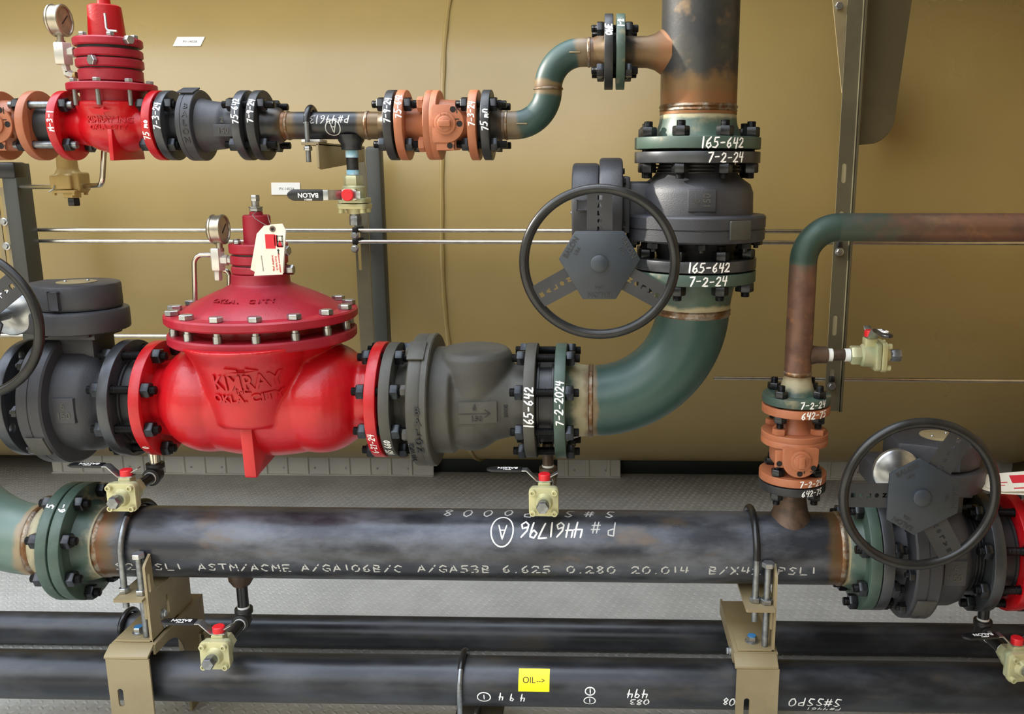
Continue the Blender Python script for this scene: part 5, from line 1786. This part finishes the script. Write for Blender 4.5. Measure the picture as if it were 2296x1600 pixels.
# tags at the right edge, lying on the regulator
zt = at(2250, 1092, -.12).z
for i, (px, py, ang, lab) in enumerate(((2270, 1084, .12, 'top cream paper tag with red print at the right edge above the red flange'), (2254, 1086, -.1, 'lower cream paper tag in the fan at the right edge, left of the printed one'))):
    p = at(px, py, -.13)
    t = thing('hang_tag', lab, 'tag', p, 'paper hang tags')
    fx = frame(p + V((0, 0, .004 * (1 - i))), (.05 * i - .05, -.52, .85), (math.cos(ang), 0, math.sin(ang) * .5))
    obj('card', MB().prism([(-.062, -.012), (-.058, .024), (.075, .03), (.075, -.03), (-.03, -.026)], 0, .0012, fx), M_['paper'], t)
    if i == 0:
        obj('red_diagram', MB().box((-.002, -.004, .0012), (.032, .018, .0015), 0, fx).box((-.004, -.02, .0012), (.04, -.017, .0015), 0, fx).box((-.05, -.01, .0012), (-.02, -.008, .0015), 0, fx).box((-.05, -.002, .0012), (-.012, 0, .0015), 0, fx), M_['ink_red'], t)

# ================================================================== drain valves and their fittings
def drop_fitting(x, y, z0, z1, yf, label, m='blackiron', top='chrome', tapes=('tape', 'tape'), ang=0.0):
    """short nipple down from z0, an elbow at z1, and a nipple forward to the valve"""
    t = thing('threaded_elbow', label, 'fitting', (x, y, z1 - .02), 'threaded elbows above the drain valves')
    obj('nipple', MB().lathe([(z1 + .02, .0133), (z0 - .0005, .0133)], Matrix.Translation((x, y, 0)), 24), M_[top], t)
    if tapes[0]:
        obj('thread_tape', MB().lathe([(z1 + .026, .0135), (z1 + .026, .0142), (z1 + .034, .0142), (z1 + .034, .0135)], Matrix.Translation((x, y, 0)), 24), M_[tapes[0]], t)
    d = V((math.sin(ang), -math.cos(ang), 0))
    b = MB()
    b.lathe([(z1 - .002, .0175), (z1 + .014, .0175), (z1 + .016, .0215), (z1 + .0285, .0215), (z1 + .029, .0205), (z1 + .029, 0)], Matrix.Translation((x, y, 0)), 28)
    b.ball((x, y, z1), .0185, 24, 12)
    b.lathe([(-.002, .0175), (.014, .0175), (.016, .0215), (.0285, .0215), (.029, .0205), (.029, 0)], frame((x, y, z1), d), 28)
    cast('elbow', b, M_[m], t, .0018, 1)
    L = y - yf if ang == 0 else abs(yf)
    obj('nipple', MB().lathe([(.02, .0133), (L, .0133), (L, 0)], frame((x, y, z1), d), 24), M_['black'], t)
    if tapes[1]:
        obj('thread_tape', MB().lathe([(.029, .0136), (.029, .0146), (.033, .0146), (.033, .0136)], frame((x, y, z1), d), 24), M_[tapes[1]], t)
        obj('thread_tape', MB().lathe([(L - .005, .0136), (L - .005, .0146), (L, .0146), (L, .0136)], frame((x, y, z1), d), 24), M_[tapes[1]], t)
    return t


INLET = .0562
xs1 = (xlv + xl) / 2
ze1 = at(348, 1062, 0).z
drop_fitting(xs1, 0, zB - .105, ze1, -.088, 'dark threaded elbow with a zinc nipple under the spacer left of the big red regulator', top='chrome', tapes=(None, 'tape'))
dv = make_drain_valve('drain valve with a grey plug below the left flange of the big red regulator')
dv.matrix_basis = Matrix.Translation((xs1, -.088 - INLET, ze1))
xs2 = (k1 + g0) / 2
ze2 = at(1228, 1071, 0).z
drop_fitting(xs2, 0, zB - .105, ze2, -.088, 'brown threaded elbow under the spacer left of the green flange, middle of the photo', m='brownfit', top='brownfit')
dup(dv, Matrix.Translation((xs2, -.088 - INLET, ze2)), 'drain valve above the marker writing in the middle of the main pipe')
ze3 = at(545, 1386, YL_).z
drop_fitting(XD, YL_, zL - RP6 - .026, ze3, YL_ - .098, 'black threaded elbow hanging below the main pipe at the left', top='black')
dup(dv, Matrix.Translation((XD, YL_ - .098 - INLET, ze3)), 'drain valve in front of the lower pipe at the left, below the main pipe')
xs4 = (xre + xrr) / 2
ze4 = at(2208, 1413, YL_).z
A4 = math.radians(8)
drop_fitting(xs4, YL_, zL - .105, ze4, .092, 'black threaded elbow below the spacer at the lower right', ang=A4, top='black')
d4 = V((math.sin(A4), -math.cos(A4), 0))
c4 = V((xs4, YL_, ze4)) + d4 * (.092 + INLET)
dup(dv, Matrix.Translation(c4) @ Matrix.Rotation(A4, 4, 'Z'), 'drain valve turned towards the right at the lower right corner')

# upper drain valve hanging from the two inch run
np_ = thing('pipe_nipple', 'black nipple wrapped in blue tape below the upper pipe run', 'fitting', (XO, YA, at(788, 392, 0).z), 'pipe nipples')
zn_t, zn_b = zo, at(788, 393, 0).z
TO = Matrix.Translation((XO, YA, 0))
obj('nipple', MB().lathe([(zn_b + .0005, .0133), (zn_t - .0005, .0133)], TO, 24), M_['blackiron'], np_)
obj('thread_tape', MB().lathe([(zn_t - .017, .0135), (zn_t - .017, .0145), (zn_t - .001, .0145), (zn_t - .001, .0135)], TO, 24), M_['bluetape'], np_)
obj('thread_tape', MB().lathe([(zn_b + .001, .0135), (zn_b + .001, .0145), (zn_b + .012, .0145), (zn_b + .012, .0135)], TO, 24), M_['bluetape'], np_)
dup(dv, Matrix.Translation((XO, YA, zn_b - INLET)) @ Matrix.Rotation(PI / 2, 4, 'X'), 'upper drain valve with its black lettered lever turned left and red cap facing out')
pc = thing('plug_fitting', 'black hex plug under the upper drain valve', 'fitting', (XO, YA, zn_b - .12))
# side drain valve on the rusty pipe
x6 = XR + RP2 + .034
n6 = thing('pipe_nipple', 'brown nipple with white tape on the side of the rusty bent pipe', 'fitting', (x6, YR, zcb), 'pipe nipples')
x7 = at(1906, 795, YR).x
T6M = frame((0, YR, zcb), XA, ZA_)
obj('nipple', MB().lathe([(x6 + .0005, .0133), (x7 - .0005, .0133)], T6M, 24), M_['rust_base'], n6)
obj('thread_tape', MB().lathe([(x6 + .001, .0136), (x6 + .001, .0146), (x6 + .011, .0146), (x6 + .011, .0136)], T6M, 24), M_['tape'], n6)
obj('thread_tape', MB().lathe([(x7 - .013, .0136), (x7 - .013, .0146), (x7 - .001, .0146), (x7 - .001, .0136)], T6M, 24), M_['tape'], n6)
dup(dv, Matrix.Translation((x7 + INLET, YR, zcb)) @ Matrix.Rotation(PI / 2, 4, 'Z'), 'pale drain valve pointing right from the side of the rusty bent pipe')
bpy.data.objects.remove(pc)

# ================================================================== lower pipes
zF, YF_, RFp = .0, -.137, .0572
zF = at(1400, 1529, YF_).z
zK, YK, RK = 0, .272, .0455
zK = at(1400, 1424, YK).z
fp = thing('lower_pipe', 'four inch dark pipe with a yellow sticker along the bottom of the photo', 'pipe', (0, YF_, zF - RFp), 'lower pipes')
xw0, xw1 = -2.2, 1.6
obj('pipe', MB().lathe([(xw0, RFp), (-1.5, RFp), (-.8, RFp), (0, RFp), (.8, RFp), (xw1, RFp), (xw1, 0)], frame((0, YF_, zF), XA, ZA_), 64), M_['mill_dark'], fp)
bp = thing('lower_pipe', 'thinner black pipe behind, just above the tread plate floor', 'pipe', (0, YK, zK - RK), 'lower pipes')
obj('pipe', MB().lathe([(xw0, RK), (-1, RK), (0, RK), (1, RK), (xw1 + .4, RK), (xw1 + .4, 0)], frame((0, YK, zK), XA, ZA_), 56), M_['mill_dark'], bp)
OF = (0, YF_, zF)
# yellow sticker
stk = thing('pipe_sticker', 'yellow sticker reading OIL with an arrow on the lower pipe', 'sticker', (at(1197, 1524, YF_ - RFp).x, YF_ - RFp, zF))
xa_, ta_ = cyl_hit(1162, 1549, OF, RFp)
xb2_, tb_ = cyl_hit(1233, 1499, OF, RFp)
f = on_cyl((0, YF_, zF), XA, FRONT, RFp, xa_, ta_, 'axis', 1, -1, .0006)
wS, hS = xb2_ - xa_, (ta_ - tb_) * RFp
n = 10
vs = [f(0, hS * i / n) for i in range(n + 1)] + [f(wS, hS * i / n) for i in range(n + 1)]
obj('sticker', MB().add(vs, [(i, i + 1, n + 2 + i, n + 1 + i) for i in range(n)]), M_['yellow'], stk)
f2 = on_cyl((0, YF_, zF), XA, FRONT, RFp, xa_, ta_, 'axis', 1, -1, .001)
obj('lettering', text_mb('OIL', .0195, .0001, lambda u, v, w: f2(u + wS * .34, v + hS * .48)), M_['ink_black'], stk)
obj('lettering', text_mb('-->', .0165, .0001, lambda u, v, w: f2(u + wS * .72, v + hS * .46)), M_['ink_black'], stk)
for txt, px, py, h, w_, asp in (('4 9 4', 1178, 1555, .021, .003, .95), ('494', 1454, 1546, .019, .003, 1.25), ('083', 1457, 1567, .016, .003, 1.4), ('S#SSP0', 1888, 1567, .021, .003, 1.35), ('P#4461', 1886, 1586, .012, .0024, 1.6), ('08', 1650, 1564, .02, .0032, 1.1)):
    pipe_mark(fp, OF, RFp, txt, h, px, py, w_, jit=.08, asp=asp)
for px, py, rr in ((1085, 1562, .0145), (1323, 1549, .0105), (1322, 1570, .0125)):
    x, t = cyl_hit(px, py, OF, RFp)
    ls, wd = stroke_lines('1', .011, 0, .03)
    ls = [[(p[0] - .003, p[1] - .0055) for p in l] for l in ls]
    mb = MB(); ribbons(mb, ls + [[(rr * 1.05 * math.cos(a), rr * .85 * math.sin(a)) for a in [2 * PI * i / 20 for i in range(21)]]], .0026, on_cyl((0, YF_, zF), XA, FRONT, RFp, x, t, 'axis', -1, 1))
    obj('marking', mb, M_['paint'], fp)

# ================================================================== supports
def support(pxl, pxr, pyt, ubx, label, rear_leg=None, slot=True, rod_dark=False):
    yf = -.222
    x0, x1 = at(pxl, 1560, yf).x, at(pxr, 1560, yf).x
    zt = at((pxl + pxr) / 2, pyt, yf).z
    w = x1 - x0
    t = thing('pipe_support', label, 'support', ((x0 + x1) / 2, yf, 0), 'tan bolted pipe supports')
    mb = MB()
    slotted_plate(mb, x0, x1, .002, zt, yf, yf + .005, [(x0 + w * .26, .132, .165, .0065)])
    obj('front_plate', mb, M_['tan'], t)
    th = .005
    # folded lip and the arm running back
    MXs = Matrix(((0, 0, 1, 0), (1, 0, 0, 0), (0, 1, 0, 0), (0, 0, 0, 1)))      # x: depth, y: up, z: along X
    obj('folded_lip', MB().prism([(yf, zt + .0005), (yf + .006, zt + .0005), (yf + .034, zt + .016), (yf + .031, zt + .0215), (yf + .001, zt + .0065)], x0 - .004, x1 - .002, MXs, .001), M_['tan'], t)
    za = zt + .017
    yb_ = .06
    obj('arm_plate', MB().box((x0 - .002, yf + .032, za), (x1 + .002, yb_, za + .005), .0012), M_['tan'], t)
    # side webs with a round cut for the lower pipe
    R = .088
    pl = [(yf + .03, za), (yb_, za), (yb_, zF - .02), (YF_ + R * .98, zF - .02)]
    pl += [(YF_ + R * math.cos(a), zF + R * math.sin(a)) for a in [-.2 + (PI * .78 + .2) * i / 20 for i in range(21)]][::1]
    pl = [(yf + .03, za), (yb_, za), (yb_, .002), (YF_ + R, .002)] + [(YF_ + R * math.cos(a), zF + R * math.sin(a)) for a in [PI / 2 * i / 14 for i in range(15)]] + [(YF_ - .03, zF + R), (yf + .03, zF + R)]
    obj('side_web', MB().prism(pl, x1 - .004, x1 + .001, MXs), M_['tan'], t)
    obj('side_web', MB().prism([(yf + .03, za), (yb_ + .02, za), (yb_ + .02, zF + RFp + .012), (yf + .06, zF + RFp + .012)], x0, x0 + .005, MXs), M_['tan'], t)
    # the standing angle with its front ear
    zp = zL - RP6 - .004
    ze = at(pxr, pyt - 222, -.2).z
    xe0, xe1 = x1 - .012, x1 - .006
    ya = yf + .036
    hole0, hole1 = zp - .02, ze - .03
    pl = [(ya, za + .0055), (ya + .2, za + .0055), (ya + .2, zp), (ya + .032, zp), (ya + .03, ze - .004), (ya + .004, ze - .02), (ya, ze - .026)]
    hl = [(ya + .012 + .005 * math.cos(a), (zp + .012 if math.sin(a) < 0 else ze - .05) + .005 * math.sin(a)) for a in [2 * PI * i / 16 + .05 for i in range(16)]]
    h2 = [(ya + .085 + .045 * math.cos(a) * 0 + .006 * math.cos(a), za + .06 + (.02 if math.sin(a) > 0 else -.02) + .006 * math.sin(a)) for a in [2 * PI * i / 16 + .05 for i in range(16)]]
    m2 = plate_with_cuts(pl, [hl[::-1], h2[::-1]], .006)
    m2.v = [MXs @ V((v.x, v.y, v.z + (xe0 + xe1) / 2)) for v in m2.v]
    obj('standing_angle', m2, M_['tan'], t)
    obj('angle_base', MB().box((x0 + .006, ya, za + .0055), (xe1, ya + .13, za + .0115), .0012), M_['tan'], t)
    # upper shelf under the pipe
    xs_ = x0 + w * .2
    zsh = at((pxl + pxr) / 2, pyt - 128, -.2).z
    hx = (at(ubx, 1220, YL_).x - (xs_ + xe0) / 2)
    ys0, ys1 = yf + .02, ya + .14
    hw = (xe0 - .0003 - xs_) / 2
    ring = [(hx + .0095 * math.cos(a), (YL_ - RP6 - .0094) + .0095 * math.sin(a)) for a in [2 * PI * i / 16 for i in range(16)]]
    m3 = plate_with_cuts([(-hw, ys0 + .004), (-hw + .004, ys0), (hw, ys0), (hw, ys1), (-hw, ys1)], [ring[::-1]], .006)
    m3.v = [v + V(((xs_ + xe0 - .0003) / 2, 0, zsh + .003)) for v in m3.v]
    m3.box((xe0 - .0065, ya, zsh - .05), (xe0 - .0003, ya + .12, zsh + .003), .001)
    obj('shelf_angle', m3, M_['tan'], t)
    # jacking bolt, blue bolts, flange bolts
    xb_ = x1 - w * .27
    ybt = yf + .052
    obj('jacking_bolt', MB().lathe([(za + .012, 0), (za + .012, .0075), (zsh + .095, .0075), (zsh + .095, 0)], Matrix.Translation((xb_, ybt, 0)), 16), M_['galv'], t)
    obj('jacking_nut', MB().hexa(.0145, .012, Matrix.Translation((xb_, ybt, zsh + .0065))), M_['zinc'], t)
    obj('jacking_head', MB().hexa(.0145, .012, Matrix.Translation((xb_, ybt, zsh + .095))), M_['zinc'], t)
    q = (x0 + w * .45, ya + .035, za + .012)
    obj('flange_bolt', MB().lathe([(0, .0155), (.002, .0155), (.004, .012), (.004, 0)], Matrix.Translation(q), 24).hexa(.0125, .011, Matrix.Translation((q[0], q[1], q[2] + .0035))), M_['zinc'], t)
    obj('bolt_cap', MB().lathe([(0, .0095), (.001, .0095), (.001, 0)], Matrix.Translation((q[0], q[1], q[2] + .0146)), 20), M_['blue'], t)
    for (yy, zz_) in ((ya + .055, za + .05), (ya + .06, za + .022)):
        obj('web_bolt', MB().lathe([(0, .011), (.002, .011), (.003, .008), (.003, 0)], frame((xe1 + .0004, yy, zz_), XA), 20).hexa(.008, .008, frame((xe1 + .002, yy, zz_), XA)), M_['zinc'], t)
    obj('web_bolt', MB().lathe([(0, .011), (.002, .011), (.003, .008), (.003, 0)], frame((x0 - .0004, yf + .1, za - .03), -XA), 20).hexa(.008, .008, frame((x0 - .002, yf + .1, za - .03), -XA)), M_['zinc'], t)
    if rear_leg:
        a, b = at(rear_leg[0], 1580, .02), at(rear_leg[1], 1580, .02)
        obj('rear_leg', MB().box((a.x, .02, .002), (b.x, .026, at(430, 1421, .02).z), .0015).box((b.x - .006, .02, .002), (b.x, .07, at(430, 1421, .02).z), .0015), M_['tan'], t)
    return zsh, ya, xs_, za


sl1 = support(246, 342, 1478, 318, 'sunlit tan pipe support standing under the left end of the main pipe', rear_leg=(414, 470))
sr1 = support(1650, 1745, 1500, 1682, 'shaded tan pipe support standing under the right end of the main pipe')
xu = at(318, 1220, YL_).x
u_bolt(xu, YL_, zL, RP6 + .0094, sl1[0] - .03, sl1[0] + .02, 'thick u-bolt strapping the left end of the main pipe to its support', .0072, 'galv', (1.0, 3.0), (xu, YL_, sl1[0]), nuts=(sl1[0] + .0065, sl1[0] - .013))
xu2 = at(1682, 1220, YL_).x
u_bolt(xu2, YL_, zL, RP6 + .0094, sr1[0] - .04, sr1[0] + .02, 'thick u-bolt strapping the right end of the main pipe to its support', .0072, 'galv', (.1, 3.0), (xu2, YL_, sr1[0]), nuts=(sr1[0] + .0065, sr1[0] - .013))
# u-bolt on the lower pipe with its stand
xu3 = at(1040, 1520, YF_).x
u_bolt(xu3, YF_, zF, RFp + .0086, .04, .04, 'u-bolt round the lower pipe left of the yellow sticker', .0062, 'galv', (.9, 3.0), (xu3, YF_, .03))
sd = thing('pipe_stand', 'dark bracket under the lower pipe at the bottom edge of the photo', 'support', (xu3 + .02, YF_, 0))
obj('base_plate', MB().box((xu3 - .025, YF_ - .054, .05), (xu3 + .09, YF_ + .054, .056), .001), M_['strut_dark'], sd)
obj('leg', MB().box((xu3 + .03, YF_ - .05, 0.001), (xu3 + .04, YF_ + .05, .0495), .001), M_['strut_dark'], sd)
obj('saddle_rib', MB().box((xu3 + .028, YF_ - .04, .0565), (xu3 + .034, YF_ + .04, zF - RFp - .004), .001), M_['strut_dark'], sd)
# u-bolt on the thinner pipe at the left
xu4 = at(290, 1400, YK).x
u_bolt(xu4, YK, zK, RK + .0092, .02, .02, 'black coated u-bolt round the thinner back pipe behind the left support', .007, 'black', (.6, 3.0), (xu4, YK, .02))

# bracket and u-bolt of the upper pipe run
xk = at(718, 340, -.04).x
bk = thing('pipe_bracket', 'tan angle bracket under the upper pipe run left of the upper drain valve', 'bracket', (xk, 0, at(718, 380, -.04).z))
zk0 = zA - RP2 - .0075
zkb = at(718, 380, -.05).z
xk0 = at(674, 322, -.05).x
xu5 = at(700, 281, 0).x
m3 = plate_with_cuts([(xk0, -.046), (xk0 + .004, -.05), (xk, -.05), (xk, .33), (xk0, .33)], [[(xu5 + .0075 * math.cos(a), -s_ * (RP2 + .0086) + .0075 * math.sin(a)) for a in [2 * PI * i / 16 for i in range(16)]][::-1] for s_ in (-1, 1)], .006)
m3.v = [v + V((0, 0, zk0 - .003)) for v in m3.v]
obj('top_leg', m3, M_['tan'], bk)
MXs = Matrix(((0, 0, 1, 0), (1, 0, 0, 0), (0, 1, 0, 0), (0, 0, 0, 1)))
obj('side_leg', MB().prism([(-.05, zk0 - .002), (.33, zk0 - .002), (.33, zkb + .02), (-.03, zkb), (-.05, zkb + .004)], xk - .006, xk, MXs, .0015), M_['tan'], bk)
xu5 = at(700, 281, 0).x
obj('saddle_pad', MB().box((xu5 - .018, -.028, zk0 + .0005), (xu5 + .024, .028, zA - RP2 - .0006), .002), M_['sign'], bk)
u_bolt(xu5, YA, zA, RP2 + .0086, zkb + .016, zk0 - .05, 'small black coated u-bolt on the upper pipe run above the tan bracket', .0055, 'galv', (.15, PI - .1), (xu5, YA, zkb + .016), nuts=(zk0 - .018,))


# ------------------------------------------------------------------ light
sc = bpy.context.scene
w = bpy.data.worlds.new('daylight')
sc.world = w
w.use_nodes = True
nt = w.node_tree
bg = nt.nodes['Background']
tc = nt.nodes.new('ShaderNodeTexCoord')
sx = nt.nodes.new('ShaderNodeSeparateXYZ')
nt.links.new(tc.outputs['Generated'], sx.inputs[0])
cr = nt.nodes.new('ShaderNodeValToRGB')
el = cr.color_ramp.elements
el[0].position = .5; el[0].color = (.16, .15, .12, 1)
el[1].position = .62; el[1].color = (.22, .21, .17, 1)      # dark belt low in the sky, added to deepen shade at the rear
for p_, c_ in ((.7, (1.1, 1.08, 1.03, 1)), (.82, (1.25, 1.3, 1.4, 1)), (.95, (1.0, 1.15, 1.4, 1)), (.99, (2.6, 2.8, 3.1, 1))):
    e = el.new(p_); e.color = c_
mr = nt.nodes.new('ShaderNodeMapRange')
mr.inputs['From Min'].default_value = -1
nt.links.new(sx.outputs['Z'], mr.inputs['Value'])
nt.links.new(mr.outputs['Result'], cr.inputs['Fac'])
nt.links.new(cr.outputs['Color'], bg.inputs['Color'])
# the sky glows on the sun's side (left) and is duller to the right
mx = nt.nodes.new('ShaderNodeMapRange')
mx.inputs['From Min'].default_value = -.9; mx.inputs['From Max'].default_value = .7
mx.inputs['To Min'].default_value = 4.2; mx.inputs['To Max'].default_value = 1.0
nt.links.new(sx.outputs['X'], mx.inputs['Value'])
nt.links.new(mx.outputs['Result'], bg.inputs['Strength'])

sun = bpy.data.lights.new('sun', 'SUN')
sun.energy = 8.0
sun.angle = math.radians(2)
sun.color = (1, .94, .84)
so = bpy.data.objects.new('sun', sun)
C.objects.link(so)
so.rotation_euler = (0, math.radians(-65), 0)

vs = sc.view_settings
sc.display_settings.display_device = 'sRGB'
vs.view_transform = 'Standard'
vs.look = 'None'
vs.exposure = 0.0
vs.gamma = 1.0
vs.use_curve_mapping = False
